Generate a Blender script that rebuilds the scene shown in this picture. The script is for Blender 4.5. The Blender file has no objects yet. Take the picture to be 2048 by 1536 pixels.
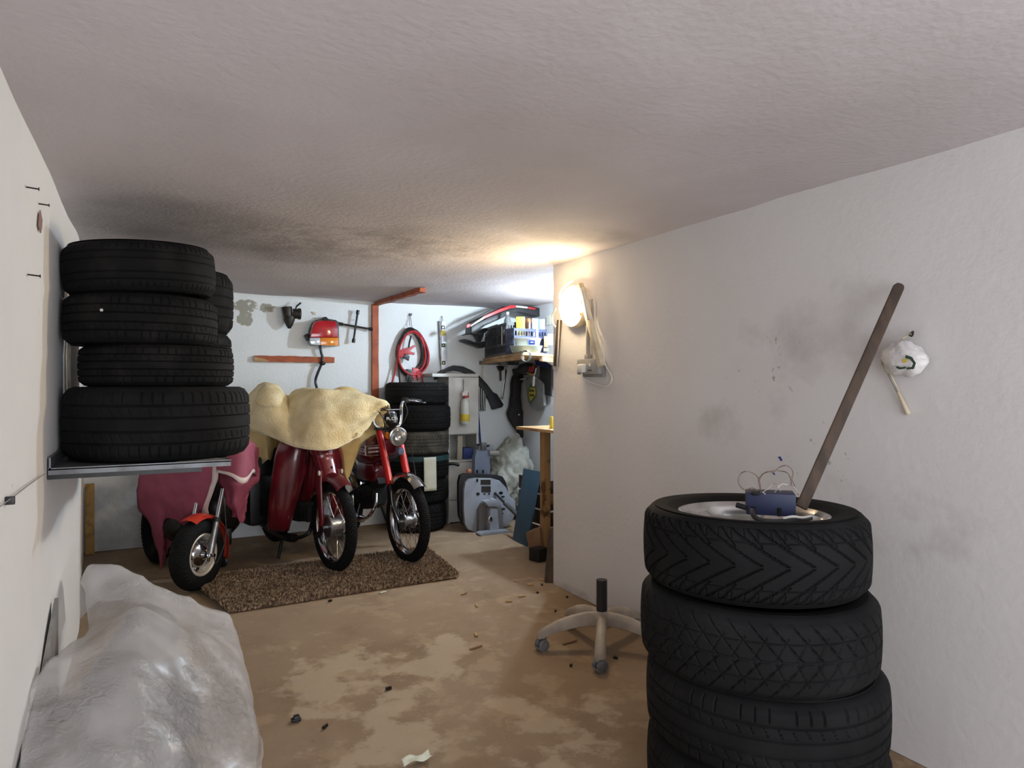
import bpy, bmesh, math, random
import numpy as np
from mathutils import Vector, Matrix, noise
random.seed(7)
PI = math.pi
scene = bpy.context.scene
COL = scene.collection
# ---------------------------------------------------------------- camera
F, CX, CY, HC = 1370.0, 1024.0, 770.0, 1.25          # focal length and horizon in pixels of the 2048 wide frame, eye height
YAW = math.atan(730 / F)
S, C = math.sin(YAW), math.cos(YAW)
cam_d = bpy.data.cameras.new('camera')
cam = bpy.data.objects.new('camera', cam_d); COL.objects.link(cam)
cam_d.sensor_width = 36; cam_d.lens = F / 2048 * 36; cam_d.clip_start = .02; cam_d.shift_y = 2 / 2048
cam.location = (0, 0, HC); cam.rotation_euler = (PI / 2, 0, -YAW)
scene.camera = cam
# ---------------------------------------------------------------- light
wd = bpy.data.worlds.new('world'); scene.world = wd; wd.use_nodes = True
bgn = wd.node_tree.nodes['Background']; bgn.inputs[0].default_value = (.80, .84, .95, 1); bgn.inputs[1].default_value = .5
ad = bpy.data.lights.new('door_daylight', 'AREA'); ad.shape = 'RECTANGLE'; ad.size = 2.3; ad.size_y = 1.8
ad.energy = 50; ad.color = (.90, .945, 1)
al = bpy.data.objects.new('door_daylight', ad); COL.objects.link(al)
al.location = (.95, -1.75, 1.0); al.rotation_euler = (PI / 2 + .38, 0, 0)   # daylight through the open garage door behind the camera
LAMP_STRENGTH = 72.0      # warm bulkhead lamp on the right wall
BULB_STRENGTH = 980.0     # cool bulb in the alcove
vs = scene.view_settings
vs.view_transform = 'Standard'; vs.look = 'None'; vs.gamma = 1; vs.exposure = 0.62
try: vs.use_curve_mapping = False
except Exception: pass

# ---------------------------------------------------------------- helpers
def W(x, y, X=None, Y=None, Z=None, d=None):
    """point of the place seen at photo pixel (x, y) on the plane X=, Y= or Z=, or at depth d"""
    u = (x - CX) / F; v = (CY - y) / F
    rx, ry = S + u * C, C - u * S
    if d is None:
        d = X / rx if X is not None else Y / ry if Y is not None else (Z - HC) / v
    return Vector((d * rx, d * ry, HC + d * v))

def lin(c):
    o = []
    for k in c[:3]:
        k /= 255.0
        o.append(k / 12.92 if k <= .04045 else ((k + .055) / 1.055) ** 2.4)
    return (*o, 1)

MATS = {}
def pm(name, col, rough=.5, metal=0., col2=None, ns=8., lo=.4, hi=.65, bump=0., bs=80., coat=0., trans=0., det=6., stretch=None, spec=None):
    """procedural Principled material: two colours mixed by noise, fine relief by bump"""
    if name in MATS: return MATS[name]
    m = bpy.data.materials.new(name); m.use_nodes = True; nt = m.node_tree; N = nt.nodes; L = nt.links
    b = N['Principled BSDF']
    b.inputs['Base Color'].default_value = lin(col); b.inputs['Roughness'].default_value = rough; b.inputs['Metallic'].default_value = metal
    if coat: b.inputs['Coat Weight'].default_value = coat; b.inputs['Coat Roughness'].default_value = .08
    if trans: b.inputs['Transmission Weight'].default_value = trans
    if spec is not None: b.inputs['Specular IOR Level'].default_value = spec
    tc = N.new('ShaderNodeTexCoord'); src = tc.outputs['Object']
    if stretch:
        mp = N.new('ShaderNodeMapping'); mp.inputs['Scale'].default_value = stretch; L.new(src, mp.inputs[0]); src = mp.outputs[0]
    if col2:
        n = N.new('ShaderNodeTexNoise'); n.inputs['Scale'].default_value = ns; n.inputs['Detail'].default_value = det; L.new(src, n.inputs['Vector'])
        r = N.new('ShaderNodeMapRange'); r.inputs[1].default_value = lo; r.inputs[2].default_value = hi; L.new(n.outputs['Fac'], r.inputs[0])
        mx = N.new('ShaderNodeMix'); mx.data_type = 'RGBA'; mx.inputs[6].default_value = lin(col); mx.inputs[7].default_value = lin(col2)
        L.new(r.outputs[0], mx.inputs[0]); L.new(mx.outputs[2], b.inputs['Base Color'])
    if bump:
        n2 = N.new('ShaderNodeTexNoise'); n2.inputs['Scale'].default_value = bs; n2.inputs['Detail'].default_value = 5; L.new(src, n2.inputs['Vector'])
        bp = N.new('ShaderNodeBump'); bp.inputs['Strength'].default_value = bump; bp.inputs['Distance'].default_value = .01
        L.new(n2.outputs['Fac'], bp.inputs['Height']); L.new(bp.outputs[0], b.inputs['Normal'])
    MATS[name] = m
    return m

def surface(name, base, layers, rough=.9, bump=.3, bs=60., bs2=6., b2=.4):
    """plaster or concrete: base colour, then dirt, wear and painted shade layers, each (colour, noise scale, lo, hi, amount, spots or None)
       spots = list of (centre, radii) ellipsoids that hold the mark"""
    m = bpy.data.materials.new(name); m.use_nodes = True; nt = m.node_tree; N = nt.nodes; L = nt.links
    b = N['Principled BSDF']; b.inputs['Roughness'].default_value = rough; b.inputs['Specular IOR Level'].default_value = .25
    tc = N.new('ShaderNodeTexCoord'); src = tc.outputs['Object']
    cur = None
    for i, (col, ns, lo, hi, amt, spots) in enumerate(layers):
        n = N.new('ShaderNodeTexNoise'); n.noise_dimensions = '4D'; n.inputs['W'].default_value = i * 3.7
        n.inputs['Scale'].default_value = ns; n.inputs['Detail'].default_value = 8; n.inputs['Roughness'].default_value = .62
        L.new(src, n.inputs['Vector'])
        r = N.new('ShaderNodeMapRange'); r.inputs[1].default_value = lo; r.inputs[2].default_value = hi; r.inputs[4].default_value = amt
        fac = r.outputs[0]
        if not spots: L.new(n.outputs['Fac'], r.inputs[0])
        else:
            acc = None
            for (c, rad) in spots:
                mp = N.new('ShaderNodeMapping'); mp.vector_type = 'POINT'
                mp.inputs['Location'].default_value = [-c[k] / rad[k] for k in range(3)]; mp.inputs['Scale'].default_value = [1 / q for q in rad]
                L.new(src, mp.inputs[0])
                ln = N.new('ShaderNodeVectorMath'); ln.operation = 'LENGTH'; L.new(mp.outputs[0], ln.inputs[0])
                rr = N.new('ShaderNodeMapRange'); rr.interpolation_type = 'SMOOTHSTEP'
                rr.inputs[1].default_value = 1.0; rr.inputs[2].default_value = .25; rr.inputs[3].default_value = 0; rr.inputs[4].default_value = 1
                L.new(ln.outputs['Value'], rr.inputs[0])
                if acc is None: acc = rr.outputs[0]
                else:
                    a = N.new('ShaderNodeMath'); a.operation = 'MAXIMUM'; L.new(acc, a.inputs[0]); L.new(rr.outputs[0], a.inputs[1]); acc = a.outputs[0]
            pw = N.new('ShaderNodeMath'); pw.operation = 'POWER'; pw.inputs[1].default_value = .4; L.new(acc, pw.inputs[0])
            mu = N.new('ShaderNodeMath'); mu.operation = 'MULTIPLY'; L.new(n.outputs['Fac'], mu.inputs[0]); L.new(pw.outputs[0], mu.inputs[1]); L.new(mu.outputs[0], r.inputs[0])
        mx = N.new('ShaderNodeMix'); mx.data_type = 'RGBA'; mx.inputs[7].default_value = lin(col)
        if cur is None: mx.inputs[6].default_value = lin(base)
        else: L.new(cur, mx.inputs[6])
        L.new(fac, mx.inputs[0]); cur = mx.outputs[2]
    L.new(cur, b.inputs['Base Color'])
    n2 = N.new('ShaderNodeTexNoise'); n2.inputs['Scale'].default_value = bs; n2.inputs['Detail'].default_value = 6; L.new(src, n2.inputs['Vector'])
    n3 = N.new('ShaderNodeTexNoise'); n3.inputs['Scale'].default_value = bs2; n3.inputs['Detail'].default_value = 3; L.new(src, n3.inputs['Vector'])
    ma = N.new('ShaderNodeMath'); ma.operation = 'MULTIPLY_ADD'; ma.inputs[1].default_value = b2; L.new(n3.outputs['Fac'], ma.inputs[0]); L.new(n2.outputs['Fac'], ma.inputs[2])
    bp = N.new('ShaderNodeBump'); bp.inputs['Strength'].default_value = bump; bp.inputs['Distance'].default_value = .012
    L.new(ma.outputs[0], bp.inputs['Height']); L.new(bp.outputs[0], b.inputs['Normal'])
    return m

def emis(name, col, strength):
    m = bpy.data.materials.new(name); m.use_nodes = True; b = m.node_tree.nodes['Principled BSDF']
    b.inputs['Base Color'].default_value = (.9, .88, .82, 1)
    b.inputs['Emission Color'].default_value = (*col, 1); b.inputs['Emission Strength'].default_value = strength
    return m

def frame(d):
    d = Vector(d).normalized(); a = Vector((0, 0, 1)) if abs(d.z) < .9 else Vector((1, 0, 0))
    s = d.cross(a).normalized(); return s, s.cross(d).normalized(), d
def RZ(a): return Matrix.Rotation(a, 4, 'Z')
def RX(a): return Matrix.Rotation(a, 4, 'X')
def RY(a): return Matrix.Rotation(a, 4, 'Y')
def T(*v): return Matrix.Translation(Vector(v))

def spline(pts, n=6, closed=False):
    P = [Vector(p) for p in pts]; out = []; m = len(P)
    rng = m if closed else m - 1
    for i in range(rng):
        p0 = P[(i - 1) % m] if closed or i > 0 else P[0] * 2 - P[1]
        p1, p2 = P[i], P[(i + 1) % m]
        p3 = P[(i + 2) % m] if closed or i + 2 < m else p2 * 2 - p1
        for k in range(n):
            t = k / n
            out.append(.5 * ((2 * p1) + (p2 - p0) * t + (2 * p0 - 5 * p1 + 4 * p2 - p3) * t * t + (3 * p1 - p0 - 3 * p2 + p3) * t ** 3))
    if not closed: out.append(P[-1])
    return out

class MB:
    def __init__(s): s.v = []; s.f = []
    def add(s, vs_, fs):
        o = len(s.v); s.v += [Vector(q) for q in vs_]; s.f += [tuple(i + o for i in f) for f in fs]; return s
    def box(s, c, size, M=None):
        x, y, z = [q / 2 for q in size]
        vs_ = [Vector((a * x, b * y, e * z)) for a in (-1, 1) for b in (-1, 1) for e in (-1, 1)]
        if M is not None: vs_ = [M.to_3x3() @ q for q in vs_]
        vs_ = [q + Vector(c) for q in vs_]
        return s.add(vs_, [(0, 1, 3, 2), (4, 6, 7, 5), (0, 4, 5, 1), (2, 3, 7, 6), (0, 2, 6, 4), (1, 5, 7, 3)])
    def hexa(s, bot, top):                                  # two quads
        return s.add(list(bot) + list(top), [(3, 2, 1, 0), (4, 5, 6, 7)] + [(i, (i + 1) % 4, 4 + (i + 1) % 4, 4 + i) for i in range(4)])
    def beam(s, p0, p1, w, h, up=(0, 0, 1)):                # rectangular bar from p0 to p1
        p0, p1 = Vector(p0), Vector(p1); d = (p1 - p0).normalized(); a = d.cross(Vector(up)).normalized() * (w / 2); b = a.cross(d).normalized() * (h / 2)
        return s.hexa([p0 - a - b, p0 + a - b, p0 + a + b, p0 - a + b], [p1 - a - b, p1 + a - b, p1 + a + b, p1 - a + b])
    def cyl(s, p0, p1, r0, r1=None, n=16, cap=True):
        r1 = r0 if r1 is None else r1; p0, p1 = Vector(p0), Vector(p1); a, b, d = frame(p1 - p0)
        vs_ = []
        for p, r in ((p0, r0), (p1, r1)):
            vs_ += [p + (a * math.cos(2 * PI * i / n) + b * math.sin(2 * PI * i / n)) * r for i in range(n)]
        fs = [(i, (i + 1) % n, n + (i + 1) % n, n + i) for i in range(n)]
        if cap: fs += [tuple(range(n - 1, -1, -1)), tuple(range(n, 2 * n))]
        return s.add(vs_, fs)
    def tube(s, pts, r, n=8, closed=False, sm=5, flat=1.0):
        P = spline(pts, sm, closed) if sm > 1 else [Vector(p) for p in pts]
        m = len(P); rr = r if callable(r) else (lambda t: r)
        vs_ = []; prev = None
        for i, p in enumerate(P):
            t = (P[(i + 1) % m] - P[i - 1]) if closed else (P[min(i + 1, m - 1)] - P[max(i - 1, 0)])
            if t.length < 1e-9: t = Vector((0, 0, 1))
            t.normalize()
            a = frame(t)[0] if prev is None else (prev - t * prev.dot(t))
            if a.length < 1e-6: a = frame(t)[0]
            a.normalize(); prev = a; b = t.cross(a); q = rr(i / max(1, m - 1))
            vs_ += [p + (a * math.cos(2 * PI * k / n) + b * math.sin(2 * PI * k / n) * flat) * q for k in range(n)]
        fs = []
        for i in range(m if closed else m - 1):
            j = (i + 1) % m
            fs += [(i * n + k, i * n + (k + 1) % n, j * n + (k + 1) % n, j * n + k) for k in range(n)]
        if not closed: fs += [tuple(range(n - 1, -1, -1)), tuple(range((m - 1) * n, m * n))]
        return s.add(vs_, fs)
    def lathe(s, prof, n=32, M=None, a0=0., a1=2 * PI, closed=False):
        M = M or Matrix.Identity(4); full = abs(a1 - a0 - 2 * PI) < 1e-6; k = n if full else n + 1; m = len(prof)
        vs_ = []
        for i in range(k):
            a = a0 + (a1 - a0) * i / n
            vs_ += [M @ Vector((r * math.cos(a), r * math.sin(a), z)) for r, z in prof]
        fs = []
        for i in range(n):
            j = (i + 1) % k
            for q in range(m if closed else m - 1):
                w = (q + 1) % m
                fs.append((i * m + q, j * m + q, j * m + w, i * m + w))
        if not full and closed: fs += [tuple(range(m)), tuple(range((k - 1) * m + m - 1, (k - 1) * m - 1, -1))]
        return s.add(vs_, fs)
    def ell(s, c, rad, M=None, n=16, m=10):
        M = M.to_3x3() if M is not None else Matrix.Identity(3)
        vs_ = []; c = Vector(c)
        for j in range(m + 1):
            th = PI * j / m
            vs_ += [c + M @ Vector((rad[0] * math.sin(th) * math.cos(2 * PI * i / n), rad[1] * math.sin(th) * math.sin(2 * PI * i / n), rad[2] * math.cos(th))) for i in range(n)]
        fs = [(j * n + i, (j + 1) * n + i, (j + 1) * n + (i + 1) % n, j * n + (i + 1) % n) for j in range(m) for i in range(n)]
        return s.add(vs_, fs)
    def prism(s, poly, ext):                                # 3D polygon extruded along a vector
        P = [Vector(p) for p in poly]; e = Vector(ext); n = len(P)
        return s.add(P + [p + e for p in P], [tuple(range(n - 1, -1, -1)), tuple(range(n, 2 * n))] + [(i, (i + 1) % n, n + (i + 1) % n, n + i) for i in range(n)])
    def px(s, pts, depth, X=None, Y=None):                  # outline measured on a wall plane, given real thickness towards the room
        P = [W(a, b, X=X, Y=Y) for a, b in pts]
        return s.prism(P, (-depth, 0, 0) if X is not None else (0, -depth, 0))
    def xf(s, M): s.v = [M @ q for q in s.v]; return s
    def mesh(s, name, bev=0., ang=.6):
        me = bpy.data.meshes.new(name)
        me.from_pydata([q[:] for q in s.v], [], s.f)
        bm = bmesh.new(); bm.from_mesh(me)
        bmesh.ops.remove_doubles(bm, verts=bm.verts, dist=1e-6)
        bmesh.ops.recalc_face_normals(bm, faces=bm.faces)
        if bev:
            ed = [e for e in bm.edges if len(e.link_faces) == 2 and e.calc_face_angle(0) > .6]
            bmesh.ops.bevel(bm, geom=ed, offset=bev, segments=2, affect='EDGES', profile=.6, clamp_overlap=True)
        bm.to_mesh(me); bm.free()
        me.polygons.foreach_set('use_smooth', [True] * len(me.polygons))
        try: me.set_sharp_from_angle(angle=ang)
        except Exception: pass
        return me

INV = {}
def thing(name, label, cat, loc=(0, 0, 0), rotz=0., group=None):
    o = bpy.data.objects.new(name, None); COL.objects.link(o); o.empty_display_size = .05
    o.location = loc; o.rotation_euler = (0, 0, rotz); o['label'] = label; o['category'] = cat
    if group: o['group'] = group
    INV[o.name] = (T(*loc) @ RZ(rotz)).inverted()
    return o
def root_inv(o):
    while o.parent: o = o.parent
    return INV.get(o.name, Matrix.Identity(4))
def part(mb, name, mat, parent, world=False, bev=0., label=None, ang=.6):
    if world: mb.xf(root_inv(parent))
    o = bpy.data.objects.new(name, mb.mesh(name, bev, ang)); COL.objects.link(o); o.parent = parent
    o.data.materials.append(mat)
    if label: o['label'] = label
    return o
def hollow(name, parent):                                    # an Empty part that holds sub-parts
    o = bpy.data.objects.new(name, None); COL.objects.link(o); o.parent = parent; o.empty_display_size = .03; return o
def solo(mb, name, label, cat, mat, group=None, bev=0., kind=None, ang=.6):
    lo = [min(q[k] for q in mb.v) for k in range(3)]; hi = [max(q[k] for q in mb.v) for k in range(3)]
    c = Vector(((lo[0] + hi[0]) / 2, (lo[1] + hi[1]) / 2, lo[2])); mb.xf(T(*(-c)))
    o = bpy.data.objects.new(name, mb.mesh(name, bev, ang)); COL.objects.link(o); o.location = c
    o.data.materials.append(mat); INV[o.name] = T(*c).inverted()
    if label: o['label'] = label
    if cat: o['category'] = cat
    if group: o['group'] = group
    if kind: o['kind'] = kind
    return o
def struct(mb, name, mat, label=None, bev=0.):
    o = bpy.data.objects.new(name, mb.mesh(name, bev)); COL.objects.link(o); o.data.materials.append(mat); o['kind'] = 'structure'
    INV[o.name] = Matrix.Identity(4)
    if label: o['label'] = label
    return o
def link_copy(o, parent=None):
    c = o.copy(); COL.objects.link(c); c.parent = parent; return c

def grid_mesh(rows, sub=5, wr=0., ws=6., seed=0):
    """smooth surface through a grid of control points, with small wrinkles"""
    R = [spline(r, sub) for r in rows]
    cols = [spline([R[i][j] for i in range(len(R))], sub) for j in range(len(R[0]))]
    nr, nc = len(cols[0]), len(cols)
    g = [[cols[j][i] for j in range(nc)] for i in range(nr)]
    if wr:
        off = Vector((seed * 3.1, seed * 1.7, 0))
        for i in range(nr):
            for j in range(nc):
                a = g[min(i + 1, nr - 1)][j] - g[max(i - 1, 0)][j]; b = g[i][min(j + 1, nc - 1)] - g[i][max(j - 1, 0)]
                n = a.cross(b)
                if n.length > 1e-9: g[i][j] = g[i][j] + n.normalized() * wr * (noise.noise(g[i][j] * ws + off) + .5 * noise.noise(g[i][j] * ws * 2.7 + off))
    mb = MB()
    mb.add([p for r in g for p in r], [(i * nc + j, i * nc + j + 1, (i + 1) * nc + j + 1, (i + 1) * nc + j) for i in range(nr - 1) for j in range(nc - 1)])
    return mb, g
def thicken(o, t, off=0.):
    m = o.modifiers.new('thickness', 'SOLIDIFY'); m.thickness = t; m.offset = off; return o
def text_mesh(s, size, depth=.001):
    cu = bpy.data.curves.new('lettering', 'FONT'); cu.body = s; cu.size = size; cu.extrude = depth; cu.align_x = 'CENTER'; cu.align_y = 'CENTER'
    o = bpy.data.objects.new('lettering', cu); COL.objects.link(o)
    bpy.context.view_layer.update()
    me = bpy.data.meshes.new_from_object(o.evaluated_get(bpy.context.evaluated_depsgraph_get()))
    bpy.data.objects.remove(o); bpy.data.curves.remove(cu)
    mb = MB(); mb.add([v.co for v in me.vertices], [tuple(p.vertices) for p in me.polygons]); return mb

# ---------------------------------------------------------------- materials
RUB = pm('tyre_rubber', (21, 21, 22), .85, col2=(42, 39, 37), ns=7, lo=.5, hi=.85, bump=.12, bs=220, spec=.14)
RUBD = pm('tyre_rubber_dusty', (52, 51, 46), .85, col2=(96, 92, 80), ns=9, lo=.4, hi=.75, bump=.12, bs=200)
RUBB = pm('tyre_rubber_clean', (19, 19, 20), .8, col2=(32, 32, 33), ns=5, lo=.45, hi=.8, bump=.08, bs=200, spec=.16)
BLK = pm('black_plastic', (18, 18, 20), .45, col2=(30, 30, 33), ns=14)
BLKM = pm('black_metal', (14, 14, 15), .35, .3, col2=(32, 29, 27), ns=18)
CHR = pm('chrome', (205, 206, 210), .13, 1., col2=(160, 158, 155), ns=12, lo=.55, hi=.9)
ALU = pm('aluminium', (176, 178, 180), .33, .95, col2=(140, 138, 134), ns=14)
ALLOY = pm('silver_alloy_paint', (214, 213, 210), .24, .85, col2=(184, 178, 168), ns=10)
STEEL = pm('grey_steel', (118, 120, 124), .45, .6, col2=(96, 95, 96), ns=16)
MAR = pm('maroon_paint', (112, 22, 34), .28, .1, col2=(88, 16, 26), ns=5, coat=.6)
REDP = pm('red_paint', (190, 30, 34), .28, .1, col2=(166, 22, 28), ns=6, coat=.6)
ORNG = pm('orange_paint', (204, 58, 34), .35, 0, col2=(170, 42, 26), ns=8, coat=.3)
BATT = pm('orange_wood_paint', (166, 82, 40), .6, 0, col2=(140, 62, 28), ns=14, bump=.2, bs=60)
WOOD = pm('pale_wood', (186, 152, 104), .7, 0, col2=(150, 112, 70), ns=5, bump=.15, bs=40, stretch=(1, 1, 6))
WOODP = pm('worn_wood', (166, 132, 88), .75, 0, col2=(92, 64, 40), ns=6, lo=.52, hi=.7, bump=.2, bs=40)
DWOOD = pm('dark_wood', (84, 66, 52), .7, 0, col2=(58, 45, 36), ns=5, bump=.2, bs=50, stretch=(4, 4, 1))
CARD = pm('cardboard', (150, 116, 84), .85, 0, col2=(126, 96, 68), ns=6)
WHT = pm('white_plastic', (222, 220, 214), .45, 0, col2=(198, 196, 190), ns=8)
CREAMP = pm('cream_wood', (214, 202, 178), .6, 0, col2=(188, 170, 140), ns=8)
PAPER = pm('paper', (222, 224, 206), .85, 0, col2=(206, 208, 190), ns=10)
GREYP = pm('grey_plastic', (150, 148, 146), .5, 0, col2=(128, 126, 124), ns=10)
RED = pm('red_plastic', (176, 34, 38), .4, 0, col2=(150, 26, 30), ns=10)
BLUE = pm('blue_plastic', (36, 66, 150), .45, 0, col2=(28, 50, 118), ns=10)
YEL = pm('yellow_plastic', (214, 190, 60), .5, 0, col2=(188, 160, 40), ns=10)
GRN = pm('green_plastic', (60, 108, 62), .5)
ENGB = pm('engine_black', (22, 22, 23), .7, col2=(38, 36, 34), ns=20, spec=.2)
GLASS = pm('clear_glass', (235, 240, 240), .08, 0, trans=.85)
# ---------------------------------------------------------------- the room
XL, XR, YB, YC, H = -.305, 2.25, 6.0, 3.67, 2.0
XA = 3.27                                                     # right wall of the alcove
def plaster_face(p0, p1, z0, z1, back, amp=.007, n=.09, seed=0):
    """uneven plaster face from p0 to p1 (plan), with the wall's body behind it"""
    p0, p1, back = Vector((*p0, 0)), Vector((*p1, 0)), Vector((*back, 0)); ln = (p1 - p0).length
    nu, nv = max(2, int(ln / n)), max(2, int((z1 - z0) / n)); nor = (p0 - p1).cross(Vector((0, 0, 1))).normalized()
    mb = MB(); vs_ = []
    for j in range(nv + 1):
        for i in range(nu + 1):
            p = p0.lerp(p1, i / nu) + Vector((0, 0, z0 + (z1 - z0) * j / nv))
            k = 0 if i in (0, nu) else 1
            vs_.append(p + nor * amp * k * noise.noise(p * 2.3 + Vector((seed, 0, 0))))
    fs = [(j * (nu + 1) + i, j * (nu + 1) + i + 1, (j + 1) * (nu + 1) + i + 1, (j + 1) * (nu + 1) + i) for j in range(nv) for i in range(nu)]
    mb.add(vs_, fs)
    q = [p0 + back * .15, p1 + back * .15, p1 + back, p0 + back]
    mb.hexa([a + Vector((0, 0, z0)) for a in q], [a + Vector((0, 0, z1)) for a in q])
    return mb
WALLC = (206, 202, 199)
mw_l = surface('wall_left_paint', (237, 236, 235), [((224, 220, 217), 1.1, .5, .8, .5, None), ((120, 108, 98), 9, .66, .72, .55, [((XL, 2.6, 1.5), (.3, .8, .5)), ((XL, 2.2, .9), (.3, 1.0, .6))])], bump=.12, bs=45)
mw_r = surface('wall_right_paint', (220, 217, 216), [((206, 202, 199), 1.0, .45, .8, .6, None), ((156, 148, 143), 3.6, .48, .68, .4, [((XR, 1.75, 1.45), (.3, .75, .35)), ((XR, 2.1, 1.1), (.3, .5, .3)), ((XR, 1.5, .8), (.3, .8, .3))]),
    ((96, 88, 82), 26, .61, .66, .55, [((XR, 2.0, 1.35), (.3, .55, .4)), ((XR, 1.8, 1.0), (.3, .5, .3))]), ((122, 106, 90), 5, .4, .7, .6, [((XR, 2.9, 0), (.3, 1.6, .09))])], bump=.13, bs=38)
mw_b = surface('wall_back_paint', (230, 234, 235), [((212, 216, 216), 1.2, .45, .8, .5, None), ((150, 147, 132), 15, .37, .42, .9, [((.71, YB, 1.90), (.2, .3, .08)), ((.88, YB, 1.89), (.12, .3, .06)), ((.71, YB, 1.80), (.1, .3, .1))]),
    ((70, 62, 54), 30, .63, .67, .85, [((1.3, YB, 1.75), (.9, .3, .35)), ((1.2, YB, 1.2), (.9, .3, .4))]), ((132, 118, 112), 2.5, .3, .6, .75, [((-.15, YB, .2), (.6, .4, .5))])], bump=.25, bs=45)  # last layer: shade at the low left end, painted into the wall colour
mw_a = surface('wall_alcove_paint', (206, 206, 206), [((184, 184, 184), 1.4, .45, .8, .5, None)], bump=.25)
mce = surface('ceiling_paint', (204, 197, 199), [((186, 178, 179), .9, .42, .75, .8, None),
    ((118, 114, 112), 2.2, .28, .64, .55, [((.15, 3.55, H), (.75, .75, .4)), ((1.45, 3.35, H), (.8, .55, .4)), ((1.9, 2.9, H), (.5, .35, .4)), ((.7, 3.9, H), (.9, .6, .4))]),
    ((130, 124, 122), 12, .42, .6, .4, [((1.0, 3.6, H), (1.4, .7, .4))]), ((92, 82, 72), 30, .64, .68, .7, [((.9, 4.2, H), (1.4, 1.4, .4)), ((1.9, 2.6, H), (.4, 1.4, .4))])], bump=.2, bs=42, bs2=9, b2=.7)
mfl = surface('floor_concrete', (154, 134, 111), [((130, 107, 82), .8, .4, .65, .85, None), ((102, 81, 60), 2.4, .5, .75, .6, None), ((194, 178, 154), 3.2, .49, .54, .5, [((.95, 3.0, 0), (.9, 1.1, .5)), ((.75, 2.5, 0), (.6, .7, .5)), ((1.3, 2.2, 0), (.6, .7, .5))]), ((172, 150, 122), 6.0, .55, .62, .45, None),
    ((182, 160, 132), 4.6, .51, .57, .4, [((1.1, 2.5, 0), (1.0, 1.4, .5))]), ((74, 60, 48), 14, .66, .72, .5, None), ((60, 48, 38), 70, .72, .75, .6, None)], rough=.85, bump=.22, bs=90, bs2=4, b2=.5)
mb = MB(); n = 60                                             # uneven slab
xs = np.linspace(-.6, 3.6, n); ys = np.linspace(-2.2, 6.3, 2 * n)
mb.add([(x, y, .003 * noise.noise(Vector((x * 2, y * 2, 0))) - .003) for y in ys for x in xs], [(j * n + i, j * n + i + 1, (j + 1) * n + i + 1, (j + 1) * n + i) for j in range(2 * n - 1) for i in range(n - 1)])
mb.box((1.5, 2.05, -.12), (4.2, 8.5, .2))
struct(mb, 'floor', mfl, 'bare concrete floor with brown stains and pale worn patches')
mb = MB()
def cz(x, y): return H + .012 * noise.noise(Vector((x * 1.3, y * 1.3, 3))) + .004 * noise.noise(Vector((x * 5, y * 5, 3)))
mb.add([(x, y, cz(x, y)) for y in ys for x in xs], [(j * n + i, (j + 1) * n + i, (j + 1) * n + i + 1, j * n + i + 1) for j in range(2 * n - 1) for i in range(n - 1)])
mb.box((1.5, 2.05, H + .14), (4.2, 8.5, .2))
struct(mb, 'ceiling', mce, 'low uneven plaster ceiling with grey soot stains')
mb = plaster_face((XL, -2.1), (XL, 4.1), 0, H + .05, (-.25, 0), seed=1)
mb2 = plaster_face((XL, 4.1), (-.42, YB + .1), 0, H + .05, (-.25, 0), seed=1)
mb.add(mb2.v, mb2.f)
WL = struct(mb, 'wall_left', mw_l, 'white plastered wall on the left')
mb = plaster_face((XR, YC), (XR, -2.1), 0, H + .05, (.25, 0), seed=5)
mb.box((2.9, (YC - .004 - 2.1) / 2, 1.02), (1.22, YC + 2.1 - .008, 2.06))
WR = struct(mb, 'wall_right', mw_r, 'white plastered wall on the right with scuff marks')
struct(plaster_face((-.6, YB), (3.6, YB), 0, H + .05, (0, .25), seed=9), 'wall_back', mw_b, 'white back wall with hanging tools')
struct(plaster_face((XA, YB + .1), (XA, YC - .1), 0, H + .05, (.25, 0), seed=12), 'wall_alcove', mw_a, 'side wall of the alcove under the shelf')
# painted battens left from an old partition
def ragged(p0, p1, w, h, up, amp=.002, seg=14):
    mb = MB(); p0, p1 = Vector(p0), Vector(p1); d = (p1 - p0); a = d.normalized().cross(Vector(up)).normalized(); b = a.cross(d.normalized())
    vs_ = []
    for i in range(seg + 1):
        q = p0 + d * i / seg
        for sa, sb in ((-1, -1), (1, -1), (1, 1), (-1, 1)): vs_.append(q + a * sa * (w / 2 + random.uniform(-amp, amp)) + b * sb * (h / 2 + random.uniform(-amp, amp)))
    fs = [(i * 4 + k, i * 4 + (k + 1) % 4, i * 4 + 4 + (k + 1) % 4, i * 4 + 4 + k) for i in range(seg) for k in range(4)] + [(0, 1, 2, 3), (seg * 4 + 3, seg * 4 + 2, seg * 4 + 1, seg * 4)]
    return mb.add(vs_, fs)
v0 = W(750, 607, Y=YB - .02); v1 = W(750, 800, Y=YB - .02)
struct(ragged((v0.x, YB - .02, H - .03), (v0.x, YB - .02, .35), .058, .034, (0, 1, 0)), 'trim_1', BATT, 'orange painted upright batten on the back wall')
e0 = W(846, 581, Z=H - .03)
struct(ragged((v0.x + .01, YB - .03, H - .025), (e0.x, e0.y, H - .025), .05, .034, (0, 0, 1), .004), 'trim_2', BATT, 'orange painted batten along the ceiling with a broken end')
h0 = W(509, 717, Y=YB - .015); h1 = W(668, 720, Y=YB - .015)
tr3 = struct(ragged(h0, h1, .05, .03, (0, 1, 0), .003), 'trim_3', BATT, 'short orange horizontal batten on the back wall')
part(MB().px([(508, 713), (530, 718), (540, 723), (509, 723)], .003, Y=YB - .0325), 'bare_patch', WOOD, tr3, label='bare wood showing at the end')

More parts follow.
